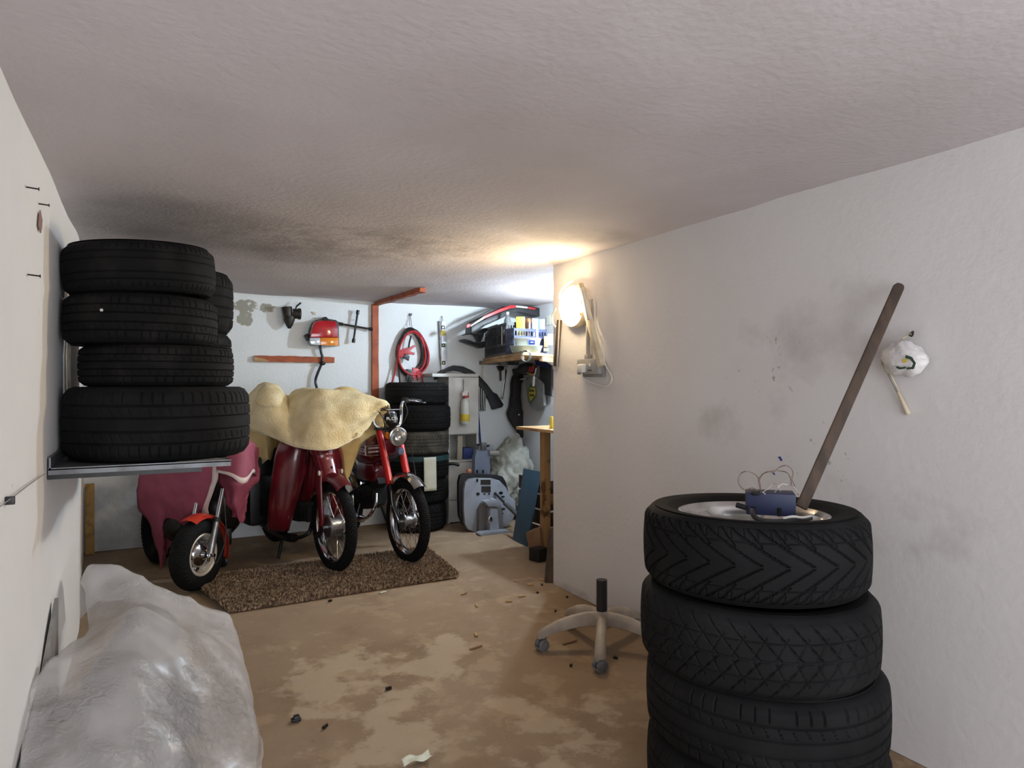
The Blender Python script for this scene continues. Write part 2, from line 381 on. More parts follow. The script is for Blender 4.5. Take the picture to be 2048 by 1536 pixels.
# ---------------------------------------------------------------- tyres
def tread_depth(kind, th, t, R):
    """groove depth 0..1 at angle th, across t in -1..1 (numpy)"""
    g = np.zeros_like(th); at = np.abs(t)
    def ring(c, w): return (np.abs(t - c) < w)
    def fr(x): return x - np.floor(x)
    if kind == 'v':
        ph = fr(th * 30 / (2 * PI) + 2.3 * at ** .9); g = np.maximum(g, ((ph < .15) & (at > .03)).astype(float))
        ph = fr(th * 30 / (2 * PI) + 1.2 * at + .45); g = np.maximum(g, .8 * ((ph < .12) & (at > .5)))
        ph = fr(th * 60 / (2 * PI) + .5 * at); g = np.maximum(g, .5 * ((ph < .14) & (at > .72)))
        g = np.maximum(g, .5 * (ring(.62, .014) | ring(-.62, .014)))
    elif kind == 'v2':
        ph = fr(th * 40 / (2 * PI) + 1.6 * at); g = np.maximum(g, .8 * (ph < .09))
        ph = fr(th * 40 / (2 * PI) - 1.1 * at + .4); g = np.maximum(g, .6 * ((ph < .07) & (at < .65)))
        g = np.maximum(g, .6 * (ring(0, .03) | ring(.5, .02) | ring(-.5, .02)))
    elif kind == 'rib':
        g = np.maximum(g, (ring(.22, .035) | ring(-.22, .035) | ring(.58, .035) | ring(-.58, .035)).astype(float))
        ph = fr(th * 62 / (2 * PI) + .35 * np.sign(t)); g = np.maximum(g, .9 * ((ph < .11) & (at > .66)))
        ph = fr(th * 62 / (2 * PI) + 1.4 * t); g = np.maximum(g, .7 * ((ph < .09) & (at > .26) & (at < .5)))
    elif kind == 'worn':
        g = np.maximum(g, .7 * (ring(.3, .03) | ring(-.3, .03) | ring(-.62, .025) | ring(.62, .025)))
        ph = fr(th * 70 / (2 * PI)); g = np.maximum(g, .8 * ((ph < .1) & (at > .74)))
    elif kind == 'zig':
        z = .07 * np.abs(fr(th * 30 / (2 * PI)) * 2 - 1)
        g = np.maximum(g, ((np.abs(at - .3 - z) < .05) | (np.abs(t) < .03)).astype(float))
        ph = fr(th * 60 / (2 * PI) + t); g = np.maximum(g, .8 * ((ph < .16) & (at > .5)))
        ph = fr(th * 60 / (2 * PI) - 1.2 * t); g = np.maximum(g, .7 * ((ph < .14) & (at < .26)))
    return g
TYM = {}
def tyre_meshes(kind, R, w, rim, nth, nt):
    key = (kind, R, w, rim, nth, nt)
    if key in TYM: return TYM[key]
    hw = w / 2; sh = R - min(.016, .05 * R)
    ta = np.linspace(-1, 1, nt); th = np.linspace(0, 2 * PI, nth, endpoint=False)
    TH, TT = np.meshgrid(th, ta, indexing='ij')
    tw = .86 * hw                                              # half tread width
    crown = .006 * TT ** 2 + .010 * np.clip((np.abs(TT) - .82) / .18, 0, 1) ** 2
    RR = R - crown - .0062 * tread_depth(kind, TH, TT, R)
    V = np.stack([RR * np.cos(TH), RR * np.sin(TH), TT * tw + hw], -1).reshape(-1, 3)
    i = np.arange(nth)[:, None]; j = np.arange(nt - 1)[None, :]; i2 = (i + 1) % nth
    Q = np.stack([i * nt + j, i2 * nt + j, i2 * nt + j + 1, i * nt + j + 1], -1).reshape(-1, 4)
    tread = bpy.data.meshes.new('tread'); tread.from_pydata(V.tolist(), [], Q.tolist())
    tread.polygons.foreach_set('use_smooth', [True] * len(tread.polygons)); tread.set_sharp_from_angle(angle=.7)
    r0 = R - .016; out = [tread]
    mid = rim + .52 * (R - rim)
    prof = [(r0 + .0005, tw), (R - .024, .945 * hw), (R - .036, .975 * hw), (mid + .02, hw), (mid, .995 * hw), (mid - .018, .965 * hw), (mid - .022, .962 * hw), (rim + .016, .86 * hw), (rim + .007, .845 * hw), (rim, .80 * hw), (rim + .004, .74 * hw)]
    inner = [(rim + .012, .74 * hw), (mid, .9 * hw), (R - .03, .8 * hw), (R - .022, 0)]
    for s_ in (1, -1):
        m_ = MB().lathe([(r, hw + s_ * z) for r, z in prof + inner], 96); out.append(m_.mesh('sidewall', ang=.9))
    TYM[key] = out
    return out
def tyre(label, kind, R, w, c, rim=None, tilt=(0, 0), mat=None, group=None, nth=420, nt=44, rz=None, name='tyre', asm=None):
    rim = rim or R * .64
    o = asm or thing(name, label, 'tyre', c, 0, group)
    if asm is None: o.rotation_euler = (tilt[0], tilt[1], random.uniform(0, 6) if rz is None else rz)
    for nm, me in zip(('tread', 'sidewall', 'sidewall'), tyre_meshes(kind, R, w, rim, nth, nt)):
        p = bpy.data.objects.new(nm, me); COL.objects.link(p); p.parent = o
        if not me.materials: me.materials.append(mat or RUB)
        p.material_slots[0].link = 'OBJECT'; p.material_slots[0].material = mat or RUB
    return o

# shelf on the left wall
ZS = .955
sh = thing('metal_shelf', 'grey metal wall shelf carrying car tyres on the left wall', 'shelf', (0, 3.4, ZS - .03))
part(MB().box((-.008, 3.47, ZS), (.59, 1.23, .004)).box((-.008, 2.857, ZS - .006), (.59, .004, .024)), 'shelf_plate', STEEL, sh, True)
part(MB().box((-.06, 2.875, ZS - .0215), (.49, .03, .026)), 'support_angle', BLKM, sh, True)
part(MB().box((-.06, 4.05, ZS - .0215), (.49, .03, .026)), 'support_angle', BLKM, sh, True)
part(MB().box((-.298, 3.47, ZS + .02), (.006, 1.23, .045)), 'back_lip', STEEL, sh, True)
part(MB().prism([(.29, 2.852, ZS + .003), (.10, 2.852, ZS + .003), (.10, 3.0, ZS + .003), (.24, 3.0, ZS + .003)], (0, 0, .0015)), 'cardboard_shim', GREYP, sh, True)
for y, zz in ((3.58, .62),):
    part(MB().box((-.301, y, ZS + zz / 2 + .03), (.006, .03, zz)), 'upright_rail', STEEL, sh, True)
GL = 'car tyres stacked on the left wall shelf'
tyre('widest car tyre at the bottom of the front stack on the wall shelf', 'rib', .35, .285, (.05, 3.22, ZS + .003), .22, mat=RUBB, group=GL, nth=480)
tyre('narrow car tyre second from the bottom of the front shelf stack', 'rib', .29, .165, (.045, 3.22, ZS + .288), .19, mat=RUB, group=GL, nth=420)
tyre('car tyre third from the bottom of the front shelf stack, white speck on tread', 'rib', .284, .195, (-.014, 3.22, ZS + .453), .185, mat=RUB, group=GL, nth=420, rz=0)
part(MB().ell(W(203, 620, d=2.515), (.006, .006, .006)), 'white_speck', WHT, bpy.data.objects['tyre.002'], True)
o = tyre('worn smooth car tyre on top of the front shelf stack', 'worn', .281, .195, (-.015, 3.22, ZS + .659), .185, tilt=(-.02, .045), mat=RUB, group=GL, nth=420)
tyre('car tyre at the bottom of the rear shelf stack behind the widest tyre', 'rib', .29, .28, (.08, 3.9, ZS + .003), .19, mat=RUB, group=GL, nth=300)
tyre('car tyre in the middle of the rear shelf stack', 'rib', .29, .275, (.105, 3.88, ZS + .284), .19, mat=RUB, group=GL, nth=300)
tyre('car tyre on top of the rear shelf stack against the ceiling', 'rib', .29, .30, (.112, 3.88, ZS + .560), .19, mat=RUB, group=GL, nth=300)

# stack at the right wall
GR = 'wide tyres stacked by the right wall'
TRX, TRY = 1.607, 1.478
tyre('car tyre at the bottom of the right stack', 'rib', .345, .215, (TRX + .035, TRY - .01, 0.001), .225, mat=RUBB, group=GR, nth=480)
tyre('car tyre third from the top of the right stack, ribbed shoulder', 'rib', .343, .22, (TRX + .03, TRY - .01, .217), .225, mat=RUBB, group=GR, nth=480, nt=60)
tyre('car tyre second from the top of the right stack, worn criss-cross tread', 'v2', .338, .22, (TRX + .005, TRY - .005, .438), .225, mat=RUBB, group=GR, nth=640, nt=60)
whl = thing('alloy_wheel', 'mounted tyre with silver alloy rim topping the right stack', 'wheel', (TRX, TRY, .664), 0, GR)
whl.rotation_euler = (-.012, .02, .4)
tyre('', 'v', .322, .222, (0, 0, 0), .212, mat=RUBB, nth=760, nt=72, asm=whl)
rimp = part(MB().lathe([(.205, .03), (.205, .10), (.196, .15), (.199, .185), (.211, .194), (.217, .199), (.217, .204), (.208, .205), (.198, .196), (.192, .188), (.187, .15), (.192, .1), (.195, .03)], 72), 'rim', ALLOY, whl)
for k in range(5):
    a = k * 2 * PI / 5
    m = MB(); Rm = RZ(a)
    sec = [(.03, .036, .118), (.07, .027, .128), (.12, .025, .142), (.165, .030, .160), (.194, .042, .178)]
    vs_ = []
    for r, hwid, z in sec:
        for yy, zz in ((-hwid, z - .03), (-hwid, z - .006), (-hwid * .55, z + .004), (hwid * .55, z + .004), (hwid, z - .006), (hwid, z - .03)): vs_.append(Rm @ Vector((r, yy, zz)))
    fs = [(i * 6 + q, i * 6 + (q + 1) % 6, i * 6 + 6 + (q + 1) % 6, i * 6 + 6 + q) for i in range(4) for q in range(6)] + [(0, 1, 2, 3, 4, 5), (29, 28, 27, 26, 25, 24)]
    part(m.add(vs_, fs), 'spoke', ALLOY, rimp)
part(MB().lathe([(0, .136), (.02, .135), (.028, .130), (.03, .122), (.055, .118), (.06, .105), (.06, .07), (0, .07)], 32), 'hub', ALLOY, rimp)
part(MB().lathe([(.192, .085), (.06, .07), (.03, .07)], 40), 'brake_side_web', BLKM, rimp)

# stack against the back wall
GB = 'car tyres stacked at the back wall'
ZB = [1.25 - (y - 770) / 1370 * 5.93 for y in (1064, 1009, 962, 913, 866, 814, 770)]
ZB = [max(0, z - ZB[0] + .001) for z in ZB]
BX, BY = 2.10, 5.70
back = [('bottom car tyre of the back wall stack standing on the floor', 'zig', .262, RUBB, (-.012, 0)), ('car tyre second from the floor in the back wall stack', 'zig', .27, RUBB, (.0, 0)),
        ('car tyre in the back wall stack half covered by the hanging paper', 'zig', .272, RUBB, (.0, 0)), ('pale dusty car tyre with fine tread in the back wall stack', 'zig', .274, RUBD, (0, 0)),
        ('car tyre second from the top of the back wall stack, widest', 'v2', .288, RUBB, (0, 0)), ('smooth black car tyre on top of the back wall stack', 'worn', .276, RUBB, (-.01, 0))]
for i, (lb, kd, R, mt, (dx, dy)) in enumerate(back):
    tyre(lb, kd, R, ZB[i + 1] - ZB[i] - .001, (BX + dx, BY + dy, ZB[i]), R * .62, mat=mt, group=GB, nth=300, nt=36)
solo(MB().lathe([(.2735, 0), (.2745, .004), (.2745, .04), (.2735, .044)], 60, T(BX, BY, ZB[3] - .052)), 'paint_band', 'teal band around a tyre of the back wall stack', 'band', pm('teal_paint', (24, 62, 66), .6))
p0, p1 = W(847, 915, d=5.735), W(877, 982, d=5.735)
mb, _ = grid_mesh([[Vector((p0.x + (p1.x - p0.x) * i / 3, p0.y - .012 + .015 * abs(i - 1.5) * .3 - .004 * j, p0.z + (p1.z - p0.z) * j / 3)) for i in range(4)] for j in range(4)], 3)
thicken(solo(mb, 'paper_sheet', 'narrow pale paper sheet hanging on the back wall tyre stack', 'paper', PAPER), .0015)
# ---------------------------------------------------------------- mopeds (local frame: x forward, y left, z up, origin under the front wheel)
def ring_tyre(R, tr, M, knob=.004, nb=64, na=20, wide=1.0):
    """motorcycle tyre with tread blocks around a z axis, placed by M"""
    nth = nb * 4; V = []; Q = []
    for i in range(nth):
        th = 2 * PI * i / nth
        for j in range(na):
            ph = 2 * PI * j / na; r = tr
            c = math.cos(ph)
            if c > .25:
                row = int((ph if ph < PI else ph - 2 * PI) / (2 * PI / na) + 50)
                on = ((i + 2 * (row % 2)) % 4) < 3
                r = tr + (knob if on else -.001)
            V.append(M @ Vector(((R - tr + r * math.cos(ph)) * math.cos(th), (R - tr + r * math.cos(ph)) * math.sin(th), r * math.sin(ph) * wide)))
    for i in range(nth):
        k = (i + 1) % nth
        for j in range(na):
            q = (j + 1) % na; Q.append((i * na + j, k * na + j, k * na + q, i * na + q))
    return MB().add(V, Q)
def spoked_wheel(parent, name, cx, R, tr, nsp=32, hub=(.055, .045), hubmat=None):
    w = hollow(name, parent); M = T(cx, 0, R) @ RX(-PI / 2)
    part(ring_tyre(R - .004, tr, M), 'tyre', RUBB, w, ang=.5)
    ri = R - 2 * tr
    part(MB().lathe([(ri + .012, -.024), (ri + .004, -.026), (ri - .004, -.02), (ri - .012, 0), (ri - .004, .02), (ri + .004, .026), (ri + .012, .024), (ri + .004, 0)], 64, M, closed=True), 'rim', CHR, w)
    hr, hw = hub
    part(MB().lathe([(0, -hw - .03), (.012, -hw - .03), (.014, -hw), (hr, -hw), (hr + .006, -hw + .006), (hr + .006, -hw + .014), (hr - .012, -hw + .02), (hr - .012, hw - .02), (hr + .004, hw - .012), (hr + .004, hw), (.014, hw), (.012, hw + .03), (0, hw + .03)], 40, M), 'hub', hubmat or ALU, w)
    me = None
    for k in range(nsp):
        sd = 1 if k % 2 else -1; a = 2 * PI * k / nsp; off = .9 if (k // 2) % 2 else -.9
        p0 = M @ Vector(((hr) * math.cos(a + off), (hr) * math.sin(a + off), sd * (hw - .008))); p1 = M @ Vector(((ri - .008) * math.cos(a), (ri - .008) * math.sin(a), sd * .004))
        part(MB().cyl(p0, p1, .0013, n=5), 'spoke', CHR, w)
    return w
def fender(R, wd, a0, a1, cx, cz, drop=.02, n=24, t=.003):
    """mudguard of curved section over a wheel; angles from forward, upwards"""
    mb = MB(); V = []; ks = (-1, -.8, -.45, 0, .45, .8, 1)
    for i in range(n + 1):
        a = a0 + (a1 - a0) * i / n
        for lay in (0, t):
            for k in ks:
                r = R + lay - drop * abs(k) ** 2.2
                V.append(Vector((cx + r * math.cos(a), k * wd / 2, cz + r * math.sin(a))))
    m = len(ks); F_ = []
    for i in range(n):
        b0 = i * 2 * m; b1 = b0 + 2 * m
        for lay in (0, m):
            F_ += [(b0 + lay + k, b1 + lay + k, b1 + lay + k + 1, b0 + lay + k + 1) for k in range(m - 1)]
        F_ += [(b0, b1, b1 + m, b0 + m), (b0 + m - 1, b0 + 2 * m - 1, b1 + 2 * m - 1, b1 + m - 1)]
    for b in (0, n * 2 * m): F_ += [(b + k, b + k + 1, b + m + k + 1, b + m + k) for k in range(m - 1)]
    return mb.add(V, F_)
def loft(secs):
    """closed rings of equal count joined and capped"""
    n = len(secs[0]); mb = MB(); V = [p for s_ in secs for p in s_]
    F_ = [(i * n + k, i * n + (k + 1) % n, (i + 1) * n + (k + 1) % n, (i + 1) * n + k) for i in range(len(secs) - 1) for k in range(n)]
    F_ += [tuple(range(n - 1, -1, -1)), tuple(range((len(secs) - 1) * n, len(secs) * n))]
    return mb.add(V, F_)
def oval(x, zc, hy, hz, n=20, p=2.6, yc=0.):
    out = []
    for k in range(n):
        a = 2 * PI * k / n; c, s_ = math.cos(a), math.sin(a)
        out.append(Vector((x, yc + hy * math.copysign(abs(c) ** (2 / p), c), zc + hz * math.copysign(abs(s_) ** (2 / p), s_))))
    return out

# --- red moped at the right
ca = W(815, 1130, Z=0)
bkA = thing('moped', 'red moped with chrome mudguard, round headlight and bare handlebar', 'moped', (ca.x, ca.y, .022), math.atan2(-.99, .141), 'mopeds parked on the rug')
RA = .286
spoked_wheel(bkA, 'front_wheel', 0, RA, .034, 32, (.05, .045))
spoked_wheel(bkA, 'rear_wheel', -1.08, RA, .034, 20, (.05, .045))
tp, bt = Vector((-.30, 0, .90)), Vector((-.02, 0, .31))
ax = (bt - tp).normalized()
for s in (-1, 1):
    y = s * .073
    m = MB().cyl(tp + Vector((0, y, .0)), tp.lerp(bt, .32) + Vector((0, y, 0)), .026, n=20).cyl(tp.lerp(bt, .32) + Vector((0, y, 0)), tp.lerp(bt, .335) + Vector((0, y, 0)), .029, n=20).cyl(tp.lerp(bt, .335) + Vector((0, y, 0)), tp.lerp(bt, .63) + Vector((0, y, 0)), .0265, n=20)
    part(m, 'fork_tube', REDP, bkA)
    part(MB().cyl(tp.lerp(bt, .62) + Vector((0, y, 0)), bt + Vector((0, y, -.03)), .017, n=16), 'fork_slider', CHR if s > 0 else BLKM, bkA)
    part(MB().tube([(.02, y * 1.1, .30), (-.06, y * 1.15, .40), (-.1, y * 1.1, .56)], .004, 6), 'mudguard_stay', CHR, bkA)
part(MB().box(tp + Vector((0, 0, .012)), (.06, .2, .022)), 'top_clamp', BLKM, bkA, bev=.005)
part(MB().box(tp.lerp(bt, .33) + Vector((-.02, 0, 0)), (.04, .16, .022), RY(.45)), 'lower_clamp', BLKM, bkA, bev=.005)
part(fender(.335, .098, math.radians(52), math.radians(140), 0, RA, .028), 'mudguard', CHR, bkA)
hl = hollow('headlight', bkA); hc = Vector((-.15, .0, .862)); Mh = T(*hc) @ RZ(-.05) @ RY(PI / 2 + .06)
part(MB().lathe([(0, -.075), (.03, -.07), (.052, -.04), (.062, 0), (.064, .008)], 32, Mh), 'shell', BLKM, hl)
part(MB().lathe([(.064, .004), (.067, .008), (.067, .016), (.060, .018), (.060, .012)], 40, Mh), 'bezel', CHR, hl)
part(MB().lathe([(.0, -.02), (.03, -.012), (.05, .002), (.061, .011)], 40, Mh), 'reflector', CHR, hl)
mlens = bpy.data.materials.new('headlight_lens'); mlens.use_nodes = True
_n = mlens.node_tree; _b = _n.nodes['Principled BSDF']; _b.inputs['Roughness'].default_value = .12; _b.inputs['Transmission Weight'].default_value = .92; _b.inputs['Base Color'].default_value = (.95, .96, .92, 1)
_w = _n.nodes.new('ShaderNodeTexWave'); _w.inputs['Scale'].default_value = 30; _bp = _n.nodes.new('ShaderNodeBump'); _bp.inputs['Strength'].default_value = .15
_t = _n.nodes.new('ShaderNodeTexCoord'); _n.links.new(_t.outputs['Object'], _w.inputs['Vector']); _n.links.new(_w.outputs['Fac'], _bp.inputs['Height']); _n.links.new(_bp.outputs[0], _b.inputs['Normal'])
part(MB().lathe([(0, .026), (.03, .0235), (.05, .018), (.0605, .0125)], 40, Mh), 'lens', mlens, hl)
ins = hollow('speedometer', bkA); Mi = T(-.27, .005, .985) @ RY(-.75)
part(MB().lathe([(0, -.07), (.03, -.065), (.046, -.02), (.05, .02), (.046, .032), (.04, .03), (0, .026)], 28, Mi), 'housing', BLK, ins)
part(MB().lathe([(.051, .012), (.053, .02), (.051, .028)], 28, Mi), 'trim_ring', CHR, ins)
part(text_mesh('PUCH', .032, .0006).xf(T(-.216, -.012, .985) @ RZ(-.12) @ RZ(PI / 2) @ RX(PI / 2) @ RX(-.25)), 'lettering', WHT, ins)
for s in (-1, 1):
    part(MB().tube([(-.305, s * .05, .915), (-.31, s * .095, .93), (-.32, s * .115, .99), (-.325, s * .12, 1.07), (-.345, s * .15, 1.105), (-.40, s * .25, 1.112)], .0115, 10), 'handlebar', CHR, bkA)
    g = part(MB().cyl((-.385, s * .22, 1.112), (-.45, s * .345, 1.10), .0165, n=14), 'grip', BLK, bkA)
    part(MB().box((-.35, s * .165, 1.112), (.045, .05, .042), RZ(-s * .5)), 'lever_bracket', BLKM, bkA, bev=.008)
    part(MB().tube([(-.32, s * .175, 1.112), (-.315, s * .24, 1.105), (-.34, s * .30, 1.095), (-.355, s * .335, 1.092)], lambda t: .006 + .002 * t, 8, flat=.7), 'brake_lever', CHR, bkA)
part(MB().cyl((-.325, -.118, 1.045), (-.325, .118, 1.045), .006, n=8), 'handlebar_brace', CHR, bkA)
for i, (a_, b_) in enumerate((((-.33, .15, 1.10), (-.22, .04, .90)), ((-.33, -.15, 1.10), (-.24, -.05, .88)), ((-.33, -.13, 1.08), (-.12, -.06, .98)))):
    mid = (Vector(a_) + Vector(b_)) / 2 + Vector((.09, 0, .02))
    part(MB().tube([a_, mid, b_], .004, 6), 'cable', BLK, bkA)
part(MB().tube([(-.10, .075, .80), (-.09, .10, .65), (-.03, .10, .45), (.0, .075, .30)], .0035, 6), 'brake_cable', BLK, bkA)
part(MB().cyl((-.22, -.05, .87), (-.18, -.055, .865), .022, n=14), 'indicator', pm('amber_plastic', (214, 120, 20), .3), bkA)
part(MB().lathe([(0, .02), (.022, .018), (.03, .004), (.03, -.02), (0, -.022)], 24, T(-.15, .02, .755) @ RY(PI / 2)), 'horn', pm('horn_blue_grey', (104, 118, 142), .3, .5), bkA)
secs = [oval(-.27, .79, .045, .05), oval(-.31, .775, .075, .085), oval(-.39, .755, .108, .115), oval(-.53, .74, .118, .12), oval(-.68, .73, .105, .105), oval(-.79, .72, .07, .07)]
tank = part(loft(secs), 'fuel_tank', MAR, bkA, ang=.9)
def strip(x0, x1, z0, z1, y, w=.006):
    return MB().beam((x0, y, z0), (x1, y, z1), w, .004, up=(0, 1, 0))
st = pm('stripe_white', (206, 196, 190), .5)
for y in (-.1215, ):
    for x0, x1, z0, z1, w in ((-.30, -.43, .792, .778, .003), (-.43, -.60, .778, .79, .003), (-.30, -.43, .722, .708, .003), (-.43, -.60, .708, .72, .003), (-.30, -.38, .775, .766, .014), (-.30, -.38, .748, .738, .014), (-.440, -.442, .71, .775, .003)):
        yy = y if x0 < -.36 else y + .026
        part(MB().hexa([(x0, yy, z0 - w / 2), (x1, y - .001, z1 - w / 2), (x1, y - .001, z1 + w / 2), (x0, yy, z0 + w / 2)], [(x0, yy + .02, z0 - w / 2), (x1, y + .02, z1 - w / 2), (x1, y + .02, z1 + w / 2), (x0, yy + .02, z0 + w / 2)]), 'stripe', st, tank)
part(text_mesh('PUCH', .046, .002).xf(T(-.497, -.1225, .742) @ RX(PI / 2)), 'lettering', st, tank)
part(loft([oval(-.395, .58, .02, .02), oval(-.40, .58, .055, .055, p=4), oval(-.43, .58, .07, .075, p=5), oval(-.56, .575, .075, .075, p=5), oval(-.7, .57, .07, .07, p=5)]), 'side_panel', MAR, bkA, ang=.9)
part(loft([oval(-.74, .80, .1, .03), oval(-.95, .80, .12, .04), oval(-1.2, .80, .11, .04), oval(-1.26, .80, .09, .03)]), 'seat', BLK, bkA, ang=.9)
part(MB().tube([(-.31, 0, .78), (-.45, 0, .62), (-.62, 0, .50), (-.85, 0, .52), (-1.05, 0, .70)], .028, 10), 'frame', BLKM, bkA)
for s in (-1, 1):
    part(MB().tube([(-.62, s * .06, .46), (-.85, s * .08, .36), (-1.08, s * .085, .30)], .016, 8), 'swing_arm', BLKM, bkA)
    part(MB().cyl((-.98, s * .11, .72), (-1.07, s * .11, .34), .022, n=12), 'shock_absorber', CHR, bkA)
    part(MB().tube([(-.62, s * .08, .33), (-.60, s * .13, .18), (-.57, s * .17, .012)], .011, 8), 'stand_leg', BLKM, bkA)
eng = part(loft([oval(-.44, .40, .06, .06), oval(-.5, .39, .085, .09), oval(-.66, .37, .095, .10), oval(-.74, .37, .07, .08)]), 'engine', ENGB, bkA, ang=.9)
for k in range(7): part(MB().box((-.42 + k * .016 - .07, 0, .47 + k * .010), (.006, .11 - .004 * k, .07), RY(-.5)), 'cooling_fin', ENGB, eng)
part(MB().tube([(-.44, -.03, .42), (-.40, -.06, .33), (-.46, -.11, .24), (-.7, -.13, .24), (-1.1, -.13, .3)], lambda t: .013 if t < .55 else .028, 10), 'exhaust', CHR, bkA)
for s in (-1, 1): part(MB().box((-.62 + s * .08, s * .2, .32 - s * .07), (.05, .10, .022)), 'pedal', BLK, bkA, bev=.004)
part(fender(.325, .11, math.radians(20), math.radians(170), -1.08, RA, .03), 'rear_mudguard', CHR, bkA)

# --- maroon step-through in the middle
cb = W(668, 1148, Z=0)
bkB = thing('moped', 'maroon step-through moped with leg shields under the cream blanket', 'moped', (cb.x, cb.y, .022), math.atan2(-.98, .191), 'mopeds parked on the rug')
RB = .296
spoked_wheel(bkB, 'front_wheel', 0, RB, .036, 32, (.068, .05))
spoked_wheel(bkB, 'rear_wheel', -1.1, RB, .036, 20, (.068, .05))
def ring(cx, cy, cz_, hx, hy, n=16, p=3., zt=0.):
    out = []
    for k in range(n):
        a = 2 * PI * k / n; c, s_ = math.cos(a), math.sin(a)
        px_ = hx * math.copysign(abs(c) ** (2 / p), c); out.append(Vector((cx + px_, cy + hy * math.copysign(abs(s_) ** (2 / p), s_), cz_ + zt * px_)))
    return out
# pressed steel fork: crown and two channel legs
part(loft([ring(-.10, 0, .60, .075, .062), ring(-.13, 0, .66, .075, .064), ring(-.165, 0, .72, .072, .066), ring(-.18, 0, .745, .072, .07), ring(-.185, 0, .75, .078, .074), ring(-.19, 0, .765, .078, .074)]), 'fork_crown', MAR, bkB, ang=.9)
for s in (-1, 1):
    part(loft([ring(-.095, s * .062, .66, .04, .012), ring(-.085, s * .066, .56, .042, .013), ring(-.06, s * .068, .44, .034, .013), ring(-.035, s * .07, .34, .026, .013), ring(-.05, s * .072, .26, .026, .012), ring(-.07, s * .072, .22, .018, .01)]), 'fork_leg', MAR, bkB, ang=.9)
    part(MB().tube([(-.08, s * .084, .245), (-.03, s * .09, .235), (.0, s * .088, RB)], .013, 8), 'leading_link', BLKM, bkB)
    part(MB().ell((-.055, s * .08, .645), (.013, .008, .018)), 'side_reflector', pm('reflector_cream', (222, 216, 196), .3), bkB)
part(loft([ring(-.195, 0, .765, .08, .075), ring(-.205, 0, .80, .08, .078), ring(-.225, 0, .85, .08, .08), ring(-.25, 0, .89, .075, .078), ring(-.28, 0, .915, .06, .07)]), 'headlight_cowl', MAR, bkB, ang=.9)
part(MB().box((-.143, 0, .863), (.012, .07, .03), RY(-.2)), 'badge', CHR, bkB, bev=.005)
part(MB().ell((-.118, 0, .80), (.005, .007, .007)), 'bolt', CHR, bkB); part(MB().ell((-.036, 0, .68), (.006, .009, .009)), 'bolt', BLKM, bkB)
part(fender(.36, .118, math.radians(58), math.radians(150), .01, RB - .01, .05), 'mudguard', MAR, bkB)
# leg shields: curved sheets each side of the column
for s in (-1, 1):
    rows = []
    for z, x, w0, w1 in ((.84, -.34, .055, .19), (.81, -.335, .06, .215), (.74, -.33, .065, .24), (.63, -.335, .07, .255), (.5, -.35, .10, .268), (.38, -.365, .13, .275), (.28, -.39, .15, .268), (.22, -.43, .15, .25)):
        rows.append([Vector((x + .05 - .02, s * w0, z)), Vector((x + .035, s * (w0 * .6 + w1 * .4), z)), Vector((x, s * (w0 * .25 + w1 * .75), z)), Vector((x - .05, s * w1, z)), Vector((x - .075, s * (w1 + .004), z))])
    mb, _ = grid_mesh(rows, 3); o = part(mb, 'leg_shield', MAR, bkB, ang=1.2); thicken(o, .006)
    part(MB().ell((-.28, s * .105, .815), (.004, .014, .018)), 'shield_cap', CREAMP, o)
part(MB().tube([(-.30, 0, .88), (-.36, 0, .70), (-.45, 0, .45), (-.7, 0, .42), (-.95, 0, .6)], .045, 12), 'frame', MAR, bkB)
part(loft([oval(-.78, .70, .09, .05), oval(-.9, .72, .12, .06), oval(-1.15, .72, .12, .06), oval(-1.24, .71, .09, .05)]), 'seat', BLK, bkB, ang=.9)
eng = part(loft([oval(-.34, .33, .05, .05), oval(-.40, .33, .065, .065), oval(-.52, .33, .085, .085), oval(-.72, .32, .09, .09), oval(-.8, .32, .06, .06)]), 'engine', ENGB, bkB, ang=.9)
for k in range(9): part(MB().box((-.30 - k * .016, 0, .335), (.005, .12, .11)), 'cooling_fin', ENGB, eng)
part(MB().tube([(-.31, -.02, .27), (-.28, -.06, .21), (-.36, -.12, .17), (-.6, -.14, .16), (-1.1, -.14, .2)], lambda t: .014 if t < .5 else .03, 10), 'exhaust', BLKM, bkB)
part(MB().box((.72, 5.42, .47), (.2, .3, .5), RZ(.2)), 'dark_gap_fill', BLK, bkB, True, bev=.04)  # black mass added to stand in for the darkness between the mopeds
part(MB().box((.80, 5.2, .45), (.12, .3, .3), RZ(.2)), 'dark_gap_block', BLK, bkB, True, bev=.03)  # second black block added to fill the same dark gap
for s in (-1, 1):
    part(MB().tube([(-.60, s * .1, .24), (-.56, s * .14, .12), (-.52, s * .18, .006)], .012, 8), 'stand_leg', BLKM, bkB)
    part(MB().box((-.62, s * .2, .235), (.09, .10, .022)), 'footrest', BLK, bkB, bev=.006)
    part(MB().tube([(-.36, 0, .93), (-.46, s * .08, .97), (-.56, s * .17, .99), (-.62, s * .24, .98)], .016, 10), 'handlebar', BLKM, bkB)
for s in (-1, 1): part(loft([oval(-.50, .48, .05, .16, yc=s * .09), oval(-.62, .48, .07, .2, yc=s * .1), oval(-.95, .50, .07, .2, yc=s * .1), oval(-1.1, .52, .04, .14, yc=s * .1)]), 'dark_side_cover', ENGB, bkB, ang=.9)  # black sides added so the view past the leg shields stays in deep shade
part(fender(.345, .13, math.radians(15), math.radians(170), -1.1, RB, .05), 'rear_mudguard', MAR, bkB)

